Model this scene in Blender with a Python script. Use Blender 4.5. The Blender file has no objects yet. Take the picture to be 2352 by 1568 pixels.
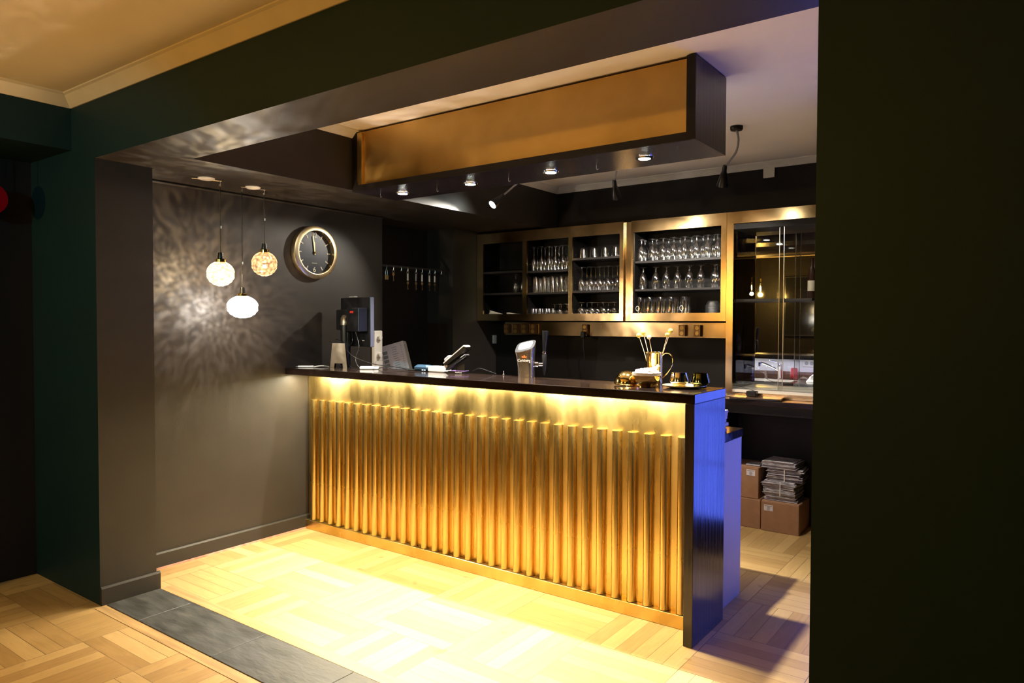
import bpy, math, random
from mathutils import Vector, Matrix
random.seed(7)
S = bpy.context.scene
COL = S.collection
PI = math.pi

# ------------------------------------------------------------------ camera
F_PX = 1639.06
YAW, PITCH, ROLL = 0.63051068, -0.02719442, 0.00303815
CAM = Vector((4.16745, -3.048339, 1.47))
_f = Vector((-math.sin(YAW)*math.cos(PITCH), math.cos(YAW)*math.cos(PITCH), math.sin(PITCH)))
_r0 = Vector((math.cos(YAW), math.sin(YAW), 0)); _u0 = _r0.cross(_f)
_r = _r0*math.cos(ROLL) + _u0*math.sin(ROLL); _u = -_r0*math.sin(ROLL) + _u0*math.cos(ROLL)
cd = bpy.data.cameras.new('camera'); cam = bpy.data.objects.new('camera', cd); COL.objects.link(cam)
cd.sensor_width = 36; cd.lens = F_PX/2352*36; cd.clip_start = 0.05; cd.clip_end = 60
cam.matrix_world = Matrix(((_r.x, _u.x, -_f.x, CAM.x), (_r.y, _u.y, -_f.y, CAM.y), (_r.z, _u.z, -_f.z, CAM.z), (0, 0, 0, 1)))
S.camera = cam

def px2x(px, y):      # x coordinate of an image column at depth y on the cabinet rows
    dx = (px-1176)/F_PX
    d = _f + _r*dx
    return CAM.x + d.x*(y-CAM.y)/d.y

# ------------------------------------------------------------------ world / exposure
w = bpy.data.worlds.new('world'); S.world = w; w.use_nodes = True
w.node_tree.nodes['Background'].inputs[0].default_value = (0.05, 0.045, 0.05, 1)
w.node_tree.nodes['Background'].inputs[1].default_value = 0.05
S.view_settings.view_transform = 'Standard'; S.view_settings.look = 'None'
S.view_settings.exposure = 0.0; S.view_settings.gamma = 1.0; S.view_settings.use_curve_mapping = False
S.cycles.use_denoising = True
S.cycles.max_bounces = 14; S.cycles.diffuse_bounces = 5; S.cycles.glossy_bounces = 8
S.cycles.transparent_max_bounces = 40; S.cycles.sample_clamp_indirect = 30.0
S.cycles.caustics_reflective = True; S.cycles.blur_glossy = 0.5

def light(name, kind, loc, energy, color, aim=None, parent=None, **kw):
    d = bpy.data.lights.new(name, kind); d.energy = energy; d.color = color
    for k, v in kw.items(): setattr(d, k, v)
    o = bpy.data.objects.new(name, d); COL.objects.link(o); o.location = loc
    if aim is not None:
        o.rotation_euler = (Vector(aim) - Vector(loc)).to_track_quat('-Z', 'Y').to_euler()
    return o
WARM = (1.0, 0.66, 0.24)
# lamp of the front room and an added fill lamp (their shades are built further down)
light('front_room_lamp_light', 'POINT', (0.55, -4.05, 1.93), 80, (1.0, 0.58, 0.13), shadow_soft_size=0.03)
light('front_room_lamp_light', 'POINT', (3.1, -4.2, 1.93), 38, (1.0, 0.58, 0.13), shadow_soft_size=0.03)
# cool spotlight of the front room washing the left pier
light('front_room_cool_spot', 'SPOT', (2.3, -4.2, 2.25), 110, (0.22, 0.85, 1.0), aim=(0.15, -1.35, 1.35), spot_size=math.radians(52), spot_blend=0.6, shadow_soft_size=0.05)
# LED strip under the front edge of the bar top
light('bar_strip_light', 'AREA', (1.46, 0.06, 1.097), 82, (1.0, 0.92, 0.66), aim=(1.46, 0.10, 0.0), shape='RECTANGLE', size=2.84, size_y=0.03)
# cool LED strip over the sink behind the bar
light('sink_strip_light', 'AREA', (1.95, 0.37, 1.105), 9, (0.72, 0.74, 1.0), aim=(1.95, 0.46, 0.0), shape='RECTANGLE', size=1.6, size_y=0.02)

# ------------------------------------------------------------------ materials
MATS = {}
def nn(nt, t, **kw):
    n = nt.nodes.new(t)
    for k, v in kw.items(): setattr(n, k, v)
    return n
def mat(name, col, rough=0.5, metal=0.0, spec=0.5, noise=0.0, nscale=8.0, bump=0.0, bscale=60.0, rvar=0.0, stretch=None, col2=None, coat=0.0):
    m = bpy.data.materials.new(name); m.use_nodes = True; nt = m.node_tree; b = nt.nodes['Principled BSDF']
    b.inputs['Base Color'].default_value = (*col, 1); b.inputs['Roughness'].default_value = rough
    b.inputs['Metallic'].default_value = metal; b.inputs['Specular IOR Level'].default_value = spec
    b.inputs['Coat Weight'].default_value = coat
    L = nt.links
    tc = nn(nt, 'ShaderNodeTexCoord'); mp = nn(nt, 'ShaderNodeMapping'); L.new(tc.outputs['Object'], mp.inputs['Vector'])
    if stretch: mp.inputs['Scale'].default_value = stretch
    if noise > 0 or rvar > 0 or col2:
        n = nn(nt, 'ShaderNodeTexNoise'); n.inputs['Scale'].default_value = nscale; n.inputs['Detail'].default_value = 5
        L.new(mp.outputs[0], n.inputs['Vector'])
        if noise > 0 or col2:
            c2 = col2 or tuple(max(0, c*(1-noise)) for c in col); c1 = col if col2 else tuple(c*(1+noise*0.6) for c in col)
            r = nn(nt, 'ShaderNodeValToRGB'); r.color_ramp.elements[0].position = 0.35; r.color_ramp.elements[1].position = 0.65
            r.color_ramp.elements[0].color = (*c2, 1); r.color_ramp.elements[1].color = (*c1, 1)
            L.new(n.outputs['Fac'], r.inputs[0]); L.new(r.outputs[0], b.inputs['Base Color'])
        if rvar > 0:
            mr = nn(nt, 'ShaderNodeMapRange'); mr.inputs[1].default_value = 0.3; mr.inputs[2].default_value = 0.7
            mr.inputs[3].default_value = max(0.02, rough-rvar); mr.inputs[4].default_value = rough+rvar
            L.new(n.outputs['Fac'], mr.inputs[0]); L.new(mr.outputs[0], b.inputs['Roughness'])
    if bump > 0:
        n2 = nn(nt, 'ShaderNodeTexNoise'); n2.inputs['Scale'].default_value = bscale; n2.inputs['Detail'].default_value = 3
        L.new(mp.outputs[0], n2.inputs['Vector'])
        bp = nn(nt, 'ShaderNodeBump'); bp.inputs['Strength'].default_value = bump; bp.inputs['Distance'].default_value = 0.01
        L.new(n2.outputs['Fac'], bp.inputs['Height']); L.new(bp.outputs[0], b.inputs['Normal'])
    MATS[name] = m; return m
def emat(name, col, strength, mixt=0.0):
    m = bpy.data.materials.new(name); m.use_nodes = True; nt = m.node_tree; nt.nodes.remove(nt.nodes['Principled BSDF'])
    e = nn(nt, 'ShaderNodeEmission'); e.inputs[0].default_value = (*col, 1); e.inputs[1].default_value = strength
    out = nt.nodes['Material Output']
    if mixt > 0:
        t = nn(nt, 'ShaderNodeBsdfTransparent'); mx = nn(nt, 'ShaderNodeMixShader'); mx.inputs[0].default_value = mixt
        nt.links.new(e.outputs[0], mx.inputs[1]); nt.links.new(t.outputs[0], mx.inputs[2]); nt.links.new(mx.outputs[0], out.inputs[0])
    else: nt.links.new(e.outputs[0], out.inputs[0])
    MATS[name] = m; return m
def glassmat(name, tint, refl=(1, 1, 1), ior=1.5, rough=0.02):
    m = bpy.data.materials.new(name); m.use_nodes = True; nt = m.node_tree; nt.nodes.remove(nt.nodes['Principled BSDF'])
    t = nn(nt, 'ShaderNodeBsdfTransparent'); t.inputs[0].default_value = (*tint, 1)
    g = nn(nt, 'ShaderNodeBsdfGlossy'); g.inputs['Color'].default_value = (*refl, 1); g.inputs['Roughness'].default_value = rough
    f = nn(nt, 'ShaderNodeFresnel'); f.inputs[0].default_value = ior
    ge = nn(nt, 'ShaderNodeNewGeometry'); iv = nn(nt, 'ShaderNodeMapRange'); iv.inputs[3].default_value = ior; iv.inputs[4].default_value = 1/ior; nt.links.new(ge.outputs['Backfacing'], iv.inputs[0]); nt.links.new(iv.outputs[0], f.inputs[0])
    mx = nn(nt, 'ShaderNodeMixShader'); nt.links.new(f.outputs[0], mx.inputs[0]); nt.links.new(t.outputs[0], mx.inputs[1]); nt.links.new(g.outputs[0], mx.inputs[2])
    nt.links.new(mx.outputs[0], nt.nodes['Material Output'].inputs[0]); MATS[name] = m; return m

TEAL = mat('teal_wall_paint', (0.0058, 0.021, 0.022), 0.55, spec=0.22, bump=0.03, bscale=220, noise=0.08, nscale=3)
DARK = mat('charcoal_wall_paint', (0.028, 0.0225, 0.018), 0.48, spec=0.35, bump=0.05, bscale=160, noise=0.1, nscale=4)
DARKB = mat('brown_black_wall_paint', (0.011, 0.009, 0.008), 0.55, spec=0.2, bump=0.05, bscale=160)
BLACKP = mat('black_paint', (0.012, 0.010, 0.010), 0.42, spec=0.25, bump=0.03, bscale=120)
WHITEC = mat('ceiling_white', (0.86, 0.81, 0.76), 0.7, bump=0.03, bscale=90, noise=0.04, nscale=2)
COVC = mat('coving_gloss_cream', (0.66, 0.54, 0.36), 0.28, noise=0.04)
CREAMC = mat('ceiling_cream', (0.66, 0.56, 0.40), 0.7, bump=0.03, bscale=90, noise=0.04, nscale=2)
COVM = mat('coving_gloss_white', (0.72, 0.68, 0.6), 0.28, noise=0.04)
SLATE = mat('slate', (0.048, 0.046, 0.041), 0.5, noise=0.35, nscale=5, bump=0.3, bscale=14, stretch=(1, 3, 1), rvar=0.1)
ESPRESSO = mat('espresso_gloss_wood', (0.014, 0.008, 0.006), 0.16, noise=0.4, nscale=30, stretch=(0.15, 1, 1), rvar=0.05, bump=0.03, bscale=50, coat=0.25)
ENDP = mat('brushed_black_gloss_paint', (0.020, 0.015, 0.020), 0.20, bump=0.10, bscale=18, stretch=(6, 6, 0.25), rvar=0.05, spec=0.6)
BRASS = mat('aged_brass_sheet', (0.80, 0.60, 0.25), 0.30, metal=1.0, nscale=3, rvar=0.10, col2=(0.62, 0.44, 0.15), stretch=(1.6, 1, 0.5))
BRASSC = mat('matt_brass_sheet', (0.60, 0.39, 0.13), 0.42, metal=1.0, nscale=2.5, rvar=0.10, col2=(0.44, 0.27, 0.08))
BRASSF = mat('cabinet_brass', (0.78, 0.53, 0.27), 0.20, metal=1.0, nscale=3, rvar=0.05, col2=(0.62, 0.40, 0.18))
BRASSP = mat('polished_brass', (0.95, 0.68, 0.22), 0.10, metal=1.0, bump=0.05, bscale=30)
STEEL = mat('brushed_steel', (0.62, 0.6, 0.58), 0.28, metal=1.0, bump=0.05, bscale=120)
CHROME = mat('chrome', (0.85, 0.85, 0.88), 0.06, metal=1.0)
BLACKPL = mat('black_plastic', (0.007, 0.007, 0.008), 0.3, bump=0.02)
GREYPL = mat('grey_plastic', (0.3, 0.3, 0.31), 0.4)
WHITEPL = mat('white_plastic', (0.75, 0.72, 0.68), 0.35)
CREAMPL = mat('cream_plastic', (0.88, 0.83, 0.74), 0.35)
SHELFM = mat('dark_grey_laminate', (0.02, 0.018, 0.019), 0.45, bump=0.02)
CABIN = mat('cabinet_interior_black', (0.005, 0.004, 0.004), 0.5, spec=0.25)
BLUEW = mat('pale_laminate', (0.62, 0.60, 0.62), 0.5)
CARD = mat('cardboard', (0.36, 0.19, 0.10), 0.75, bump=0.08, bscale=60, noise=0.08, nscale=20)
PAPER = mat('newsprint', (0.42, 0.38, 0.40), 0.85, noise=0.45, nscale=22, stretch=(1, 1, 4), bump=0.08, bscale=70)
WHITEPAPER = mat('white_paper', (0.72, 0.68, 0.70), 0.7)
INK = mat('ink', (0.04, 0.04, 0.04), 0.7)
PINK = mat('bare_pink_plaster', (0.55, 0.28, 0.2), 0.8, noise=0.35, nscale=25)
BRONZE = mat('bronze_glossy_plastic', (0.12, 0.07, 0.045), 0.15, coat=0.6)
GREENBR = mat('dark_green_brass', (0.16, 0.17, 0.06), 0.08, metal=1.0)
YELLOWF = mat('yellow_flower_head', (0.75, 0.55, 0.10), 0.8, bump=0.5, bscale=200)
PALEF = mat('pale_flower_head', (0.85, 0.78, 0.55), 0.8, bump=0.5, bscale=200)
STRAW = mat('straw_stem', (0.72, 0.58, 0.36), 0.7)
SUGAR = mat('white_wrapped_sweets', (0.95, 0.9, 0.8), 0.5, bump=0.8, bscale=90)
CERAM = mat('white_ceramic', (0.85, 0.8, 0.74), 0.2)
REDPL = mat('red_can', (0.65, 0.02, 0.03), 0.3)
CLOTH = mat('white_cloth', (0.8, 0.8, 0.82), 0.9, bump=0.3, bscale=40)
BLUECASE = mat('dark_blue_plastic', (0.02, 0.045, 0.075), 0.3)
TILEW = mat('white_wall_panel', (0.75, 0.74, 0.76), 0.35)
BROWNW = mat('brown_wood', (0.16, 0.075, 0.04), 0.4, noise=0.3, nscale=10)
GLASS = glassmat('clear_glass', (0.985, 0.985, 0.985), ior=2.0, rough=0.09)
RIBG = glassmat('ribbed_glass', (0.93, 0.93, 0.93), ior=2.6, rough=0.28)
PANE = glassmat('glass_door_pane', (0.90, 0.90, 0.88), refl=(0.8, 0.8, 0.8), ior=1.45, rough=0.0)
MIRROR = mat('mirror', (0.72, 0.73, 0.72), 0.01, metal=1.0)
DMIRROR = mat('dark_glossy_side', (0.20, 0.19, 0.20), 0.02, metal=1.0)
BULB = emat('lit_white_led', (0.93, 1.0, 0.92), 110)
STRIPE = emat('lit_strip', (1.0, 0.85, 0.4), 18)
BLUEE = emat('lit_blue_glass', (0.10, 0.16, 1.0), 4.6)
REDE = emat('red_led_digits', (1.0, 0.05, 0.03), 0.9)
VIOE = emat('violet_led_line', (0.8, 0.45, 1.0), 1.0)
FIL = emat('warm_filament', (1.0, 0.78, 0.42), 60)
REDG = emat('red_lamp_glass', (0.35, 0.003, 0.01), 0.15)

def globe_mat(name, col, strength, colb, sb, scale):
    m = bpy.data.materials.new(name); m.use_nodes = True; nt = m.node_tree; nt.nodes.remove(nt.nodes['Principled BSDF']); L = nt.links
    tc = nn(nt, 'ShaderNodeTexCoord'); v = nn(nt, 'ShaderNodeTexVoronoi'); v.inputs['Scale'].default_value = scale; L.new(tc.outputs['Object'], v.inputs['Vector'])
    r = nn(nt, 'ShaderNodeValToRGB'); r.color_ramp.elements[0].position = 0.15; r.color_ramp.elements[0].color = (*[c*strength for c in col], 1)
    r.color_ramp.elements[1].position = 0.7; r.color_ramp.elements[1].color = (*[c*sb for c in colb], 1)
    L.new(v.outputs['Distance'], r.inputs[0])
    e = nn(nt, 'ShaderNodeEmission'); L.new(r.outputs[0], e.inputs[0])
    t = nn(nt, 'ShaderNodeBsdfTransparent'); g = nn(nt, 'ShaderNodeBsdfGlossy'); g.inputs['Roughness'].default_value = 0.1
    a = nn(nt, 'ShaderNodeAddShader'); mx0 = nn(nt, 'ShaderNodeMixShader'); mx0.inputs[0].default_value = 0.06
    L.new(t.outputs[0], mx0.inputs[1]); L.new(g.outputs[0], mx0.inputs[2])
    L.new(mx0.outputs[0], a.inputs[0]); L.new(e.outputs[0], a.inputs[1]); L.new(a.outputs[0], nt.nodes['Material Output'].inputs[0])
    return m
GLOBE_WARM = globe_mat('amber_globe_bright', (1.0, 0.72, 0.36), 2.4, (1.0, 0.55, 0.2), 0.9, 50)
GLOBE_WHITE = globe_mat('white_globe_bright', (1.0, 0.97, 0.95), 7, (1.0, 0.95, 0.9), 4, 50)
GLOBE_AMBER = globe_mat('amber_globe_dim', (1.0, 0.62, 0.26), 1.1, (0.9, 0.38, 0.10), 0.30, 50)

def parquet(name, rot=0.0):
    m = bpy.data.materials.new(name); m.use_nodes = True; nt = m.node_tree; L = nt.links; b = nt.nodes['Principled BSDF']
    tc = nn(nt, 'ShaderNodeTexCoord'); mp = nn(nt, 'ShaderNodeMapping'); L.new(tc.outputs['Object'], mp.inputs[0])
    mp.inputs['Rotation'].default_value = (0, 0, rot); mp.inputs['Location'].default_value = (0.13, 0.06, 0)
    sep = nn(nt, 'ShaderNodeSeparateXYZ'); L.new(mp.outputs[0], sep.inputs[0])
    def M(op, a, bb=None, c=None):
        n = nn(nt, 'ShaderNodeMath', operation=op)
        for i, x in enumerate((a, bb, c)):
            if x is None: continue
            if isinstance(x, (int, float)): n.inputs[i].default_value = x
            else: L.new(x, n.inputs[i])
        return n.outputs[0]
    C_ = 0.46; NP = 6
    x = M('DIVIDE', sep.outputs[0], C_); y = M('DIVIDE', sep.outputs[1], C_)
    cx = M('FLOOR', x); cy = M('FLOOR', y); fx = M('FRACT', x); fy = M('FRACT', y)
    par = M('ABSOLUTE', M('MODULO', M('ADD', cx, cy), 2))       # 0 / 1
    u = M('ADD', M('MULTIPLY', fx, par), M('MULTIPLY', fy, M('SUBTRACT', 1, par)))     # across planks
    v = M('ADD', M('MULTIPLY', fy, par), M('MULTIPLY', fx, M('SUBTRACT', 1, par)))     # along planks
    un = M('MULTIPLY', u, NP); pi_ = M('FLOOR', un); pf = M('FRACT', un)
    cmb = nn(nt, 'ShaderNodeCombineXYZ'); L.new(M('ADD', cx, M('MULTIPLY', pi_, 17.3)), cmb.inputs[0]); L.new(M('ADD', cy, M('MULTIPLY', pi_, 3.7)), cmb.inputs[1])
    wn = nn(nt, 'ShaderNodeTexWhiteNoise', noise_dimensions='3D'); L.new(cmb.outputs[0], wn.inputs[0])
    gc = nn(nt, 'ShaderNodeCombineXYZ'); L.new(M('MULTIPLY', v, 1.3), gc.inputs[0]); L.new(M('MULTIPLY', un, 1.6), gc.inputs[1]); L.new(M('MULTIPLY', wn.outputs['Value'], 90), gc.inputs[2])
    gn = nn(nt, 'ShaderNodeTexNoise'); gn.inputs['Scale'].default_value = 2.2; gn.inputs['Detail'].default_value = 6; gn.inputs['Distortion'].default_value = 1.2; L.new(gc.outputs[0], gn.inputs['Vector'])
    mix = M('ADD', M('MULTIPLY', wn.outputs['Value'], 0.6), M('MULTIPLY', gn.outputs['Fac'], 0.5))
    r = nn(nt, 'ShaderNodeValToRGB'); cr = r.color_ramp
    cr.elements[0].position = 0.15; cr.elements[0].color = (0.33, 0.19, 0.065, 1)
    cr.elements[1].position = 0.95; cr.elements[1].color = (0.58, 0.385, 0.16, 1)
    e = cr.elements.new(0.5); e.color = (0.44, 0.27, 0.10, 1); L.new(mix, r.inputs[0])
    kn = nn(nt, 'ShaderNodeTexNoise'); kn.inputs['Scale'].default_value = 7; L.new(tc.outputs['Object'], kn.inputs['Vector'])
    kr = nn(nt, 'ShaderNodeMapRange'); kr.inputs[1].default_value = 0.70; kr.inputs[2].default_value = 0.78; kr.inputs[3].default_value = 1.0; kr.inputs[4].default_value = 0.55; L.new(kn.outputs['Fac'], kr.inputs[0])
    def edge(f, w_): return M('LESS_THAN', M('MINIMUM', f, M('SUBTRACT', 1, f)), w_)
    gap = M('MAXIMUM', edge(pf, 0.013), edge(v, 0.0035))
    # only some joints are open and dark
    gapf = M('MULTIPLY', gap, M('ADD', 0.45, M('MULTIPLY', M('GREATER_THAN', wn.outputs['Value'], 0.45), 0.5)))
    dk = nn(nt, 'ShaderNodeMix', data_type='RGBA'); dk.inputs['B'].default_value = (0.05, 0.025, 0.012, 1) if 'B' in dk.inputs else (0, 0, 0, 1)
    L.new(gapf, dk.inputs[0])
    mu = nn(nt, 'ShaderNodeVectorMath', operation='SCALE'); L.new(r.outputs[0], mu.inputs[0]); L.new(kr.outputs[0], mu.inputs['Scale'])
    L.new(mu.outputs[0], dk.inputs[6]); dk.inputs[7].default_value = (0.05, 0.025, 0.012, 1); L.new(dk.outputs[2], b.inputs['Base Color'])
    b.inputs['Roughness'].default_value = 0.42
    bp = nn(nt, 'ShaderNodeBump'); bp.inputs['Strength'].default_value = 0.12; bp.inputs['Distance'].default_value = 0.003; L.new(mix, bp.inputs['Height']); L.new(bp.outputs[0], b.inputs['Normal'])
    return m
PARQ = parquet('oak_parquet')
OAKS = mat('oak_border_plank', (0.44, 0.27, 0.11), 0.42, noise=0.25, nscale=8, stretch=(0.3, 4, 1))

# ------------------------------------------------------------------ mesh helpers
class MB:
    def __init__(s): s.v = []; s.f = []; s.sm = []
    def add(s, vs, fs, smooth=False):
        o = len(s.v); s.v += [tuple(p) for p in vs]; s.f += [tuple(i+o for i in f) for f in fs]; s.sm += [smooth]*len(fs); return s
    def box(s, x0, y0, z0, x1, y1, z1):
        return s.add([(x0,y0,z0),(x1,y0,z0),(x1,y1,z0),(x0,y1,z0),(x0,y0,z1),(x1,y0,z1),(x1,y1,z1),(x0,y1,z1)],
                     [(0,3,2,1),(4,5,6,7),(0,1,5,4),(1,2,6,5),(2,3,7,6),(3,0,4,7)])
    def bbox(s, x0, y0, z0, x1, y1, z1, b=0.004, axis='z'):
        # box whose vertical (or axis) edges and rims are chamfered
        b = min(b, (x1-x0)/2.1, (y1-y0)/2.1, (z1-z0)/2.1)
        def ring(z, i):
            return [(x0+i+b,y0+i,z),(x1-i-b,y0+i,z),(x1-i,y0+i+b,z),(x1-i,y1-i-b,z),(x1-i-b,y1-i,z),(x0+i+b,y1-i,z),(x0+i,y1-i-b,z),(x0+i,y0+i+b,z)]
        vs = ring(z0, b) + ring(z0+b, 0) + ring(z1-b, 0) + ring(z1, b)
        fs = [tuple(range(7,-1,-1)), tuple(range(24,32))]
        for k in range(3):
            for i in range(8): j=(i+1)%8; fs.append((k*8+i, k*8+j, k*8+8+j, k*8+8+i))
        return s.add(vs, fs)
    def lathe(s, prof, c=(0,0,0), n=24, axis=(0,0,1), xdir=None, sx=1.0, sy=1.0, smooth=True, ring=False):
        if ring: prof = list(prof) + [prof[0]]
        a = Vector(axis).normalized(); t = Vector(xdir) if xdir else (Vector((1,0,0)) if abs(a.x) < 0.9 else Vector((0,1,0)))
        u = (t - a*t.dot(a)).normalized(); v = a.cross(u); c = Vector(c); vs = []; fs = []
        for r, h in prof:
            for i in range(n):
                th = 2*PI*i/n; vs.append(c + a*h + u*(r*sx*math.cos(th)) + v*(r*sy*math.sin(th)))
        for k in range(len(prof)-1):
            for i in range(n):
                j=(i+1)%n; fs.append((k*n+i, k*n+j, (k+1)*n+j, (k+1)*n+i))
        if prof[0][0] > 1e-5 and not ring: fs.append(tuple(range(n-1,-1,-1)))
        if prof[-1][0] > 1e-5 and not ring: fs.append(tuple((len(prof)-1)*n+i for i in range(n)))
        return s.add(vs, fs, smooth)
    def cyl(s, c, r, h, axis=(0,0,1), n=20, r2=None):
        r2 = r if r2 is None else r2
        return s.lathe([(r, 0), (r2, h)], c, n, axis, smooth=True)
    def tube(s, pts, r, n=8, r2=None):
        pts = [Vector(p) for p in pts]; vs = []; fs = []; up = Vector((0,0,1)); N = len(pts)
        for k, p in enumerate(pts):
            d = (pts[min(k+1,N-1)] - pts[max(k-1,0)]).normalized()
            ref = up if abs(d.dot(up)) < 0.95 else Vector((1,0,0)); u = d.cross(ref).normalized(); v = d.cross(u)
            rr = r if r2 is None else r + (r2-r)*k/(N-1)
            for i in range(n): th=2*PI*i/n; vs.append(p + u*rr*math.cos(th) + v*rr*math.sin(th))
        for k in range(N-1):
            for i in range(n): j=(i+1)%n; fs.append((k*n+i,k*n+j,(k+1)*n+j,(k+1)*n+i))
        fs.append(tuple(range(n-1,-1,-1))); fs.append(tuple((N-1)*n+i for i in range(n)))
        return s.add(vs, fs, True)
    def prism(s, poly, a, b, f):      # f maps (u, v, w) -> xyz ; polygon in u,v ; extruded w from a to b
        n = len(poly); vs = [f(u,v,a) for u,v in poly] + [f(u,v,b) for u,v in poly]
        fs = [tuple(range(n-1,-1,-1)), tuple(range(n,2*n))] + [(i,(i+1)%n,n+(i+1)%n,n+i) for i in range(n)]
        return s.add(vs, fs)
    def xf(s, m):
        s.v = [tuple(m @ Vector(p)) for p in s.v]; return s
    def mesh(s, name, m, origin=(0,0,0)):
        o = Vector(origin); me = bpy.data.meshes.new(name)
        me.from_pydata([tuple(Vector(p)-o) for p in s.v], [], s.f); me.update()
        for p, k in zip(me.polygons, s.sm): p.use_smooth = k
        import bmesh
        bm = bmesh.new(); bm.from_mesh(me); bmesh.ops.recalc_face_normals(bm, faces=bm.faces[:]); bm.to_mesh(me); bm.free()
        if any(s.sm):
            try: me.set_sharp_from_angle(angle=math.radians(40))
            except Exception: pass
        if m: me.materials.append(m)
        return me
    def center(s):
        xs, ys, zs = zip(*s.v); return ((min(xs)+max(xs))/2, (min(ys)+max(ys))/2, min(zs))
    def build(s, name, m, parent=None, label=None):
        o_ = world_origin(parent) if parent else Vector(s.center())
        ob = bpy.data.objects.new(name, s.mesh(name, m, o_)); COL.objects.link(ob)
        if parent: ob.parent = parent; ob['_o'] = tuple(o_)
        else: ob.location = o_; ob['_o'] = tuple(o_)
        if label: ob['label'] = label
        return ob
def world_origin(o): return Vector(o['_o'])
def tag(o, label, cat, group=None, kind=None):
    o['label'] = label; o['category'] = cat
    if group: o['group'] = group
    if kind: o['kind'] = kind
    return o
def thing(name, loc, label, cat, group=None):
    o = bpy.data.objects.new(name, None); COL.objects.link(o); o.location = loc; o['_o'] = tuple(loc); o.empty_display_size = 0.05
    return tag(o, label, cat, group)
def struct(name, mb, m):
    o = mb.build(name, m); o['kind'] = 'structure'; return o
def put_light(o, parent):
    o.location = Vector(o.location) - world_origin(parent); o.parent = parent
def text(name, body, size, loc, right, up, m, parent, depth=0.0004, label=None, align='CENTER', sx=1.0):
    cu = bpy.data.curves.new(name, 'FONT'); cu.body = body; cu.size = size; cu.extrude = depth; cu.align_x = align; cu.align_y = 'CENTER'
    tmp = bpy.data.objects.new(name, cu); COL.objects.link(tmp); bpy.context.view_layer.update()
    me = bpy.data.meshes.new_from_object(tmp.evaluated_get(bpy.context.evaluated_depsgraph_get()))
    COL.objects.unlink(tmp); bpy.data.objects.remove(tmp)
    r = Vector(right).normalized(); u = Vector(up).normalized(); nrm = r.cross(u); o_ = world_origin(parent)
    for v in me.vertices: v.co = Vector(loc) + r*v.co.x*sx + u*v.co.y + nrm*v.co.z - o_
    me.materials.clear(); me.materials.append(m)
    ob = bpy.data.objects.new(name, me); COL.objects.link(ob); ob.parent = parent; ob['_o'] = tuple(o_)
    if label: ob['label'] = label
    return ob
def ease(pts, n=8):     # catmull-rom through points
    P = [Vector(p) for p in pts]; P = [P[0]] + P + [P[-1]]; out = []
    for i in range(1, len(P)-2):
        for k in range(n):
            t = k/n; a, b, c, d = P[i-1], P[i], P[i+1], P[i+2]
            out.append(0.5*((2*b) + (c-a)*t + (2*a-5*b+4*c-d)*t*t + (3*b-a-3*c+d)*t**3))
    out.append(P[-2]); return out
def copy_tree(o, loc=None, parent=None):
    c = o.copy(); COL.objects.link(c)
    if parent: c.parent = parent
    if loc is not None: c.location = loc; c['_o'] = tuple(loc)
    for ch in list(o.children): copy_tree(ch, None, c)
    return c

# ------------------------------------------------------------------ the setting
struct('floor', MB().box(-0.62, -4.75, -0.06, 5.0, 2.6, 0), PARQ)
# slate threshold between the two rooms, with oak border planks
sl = MB()
edges = [0.322, 0.655, 1.292, 1.897, 2.50, 3.10, 3.70]
for a, b in zip(edges[:-1], edges[1:]): sl.bbox(a+0.002, -1.332, 0.0, b-0.002, -1.052, 0.004, 0.0015)
struct('trim_1', sl, SLATE)
struct('trim_2', MB().box(0.322, -1.048, 0, 3.9, -0.985, 0.002).box(0.322, -1.39, 0, 3.9, -1.336, 0.002), OAKS)

def two_tone(o, m2, test):
    o.data.materials.append(m2)
    for p in o.data.polygons:
        if test(p): p.material_index = 1
# partition wall with the wide opening: left pier, right pier, lintel
o = struct('wall_partition_left', MB().box(-0.486, -1.353, 0, 0.303, -1.06, 2.70), DARK); two_tone(o, TEAL, lambda p: p.normal.y < -0.5)
o = struct('wall_partition_right', MB().box(3.77, -1.353, 0, 5.0, -1.05, 2.70), DARK); two_tone(o, TEAL, lambda p: p.normal.y < -0.5)
o = struct('wall_lintel', MB().box(0.303, -1.353, 2.297, 3.77, -1.05, 2.70), DARK); two_tone(o, TEAL, lambda p: p.normal.y < -0.5)
# front room
struct('wall_header', MB().box(-0.486, -2.75, 2.371, 0.04, -1.353, 2.70), TEAL)
struct('wall_front_left', MB().box(-0.486, -4.85, 0, 0.04, -2.75, 2.70), TEAL)
struct('wall_hallway', MB().box(-0.62, -2.80, 0, -0.4861, -1.30, 2.70), BLACKP)
struct('wall_front', MB().box(-0.486, -4.95, 0, 5.1, -4.75, 2.70), DARKB)
struct('wall_front_right', MB().box(5.0, -4.75, 0, 5.1, 2.6, 2.70), TEAL)
struct('ceiling', MB().box(-0.5, -4.95, 2.65, 5.1, -1.353, 2.75), CREAMC)
struct('ceiling_bar', MB().box(0.6, -1.05, 2.665, 5.1, 2.6, 2.75), WHITEC)
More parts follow.
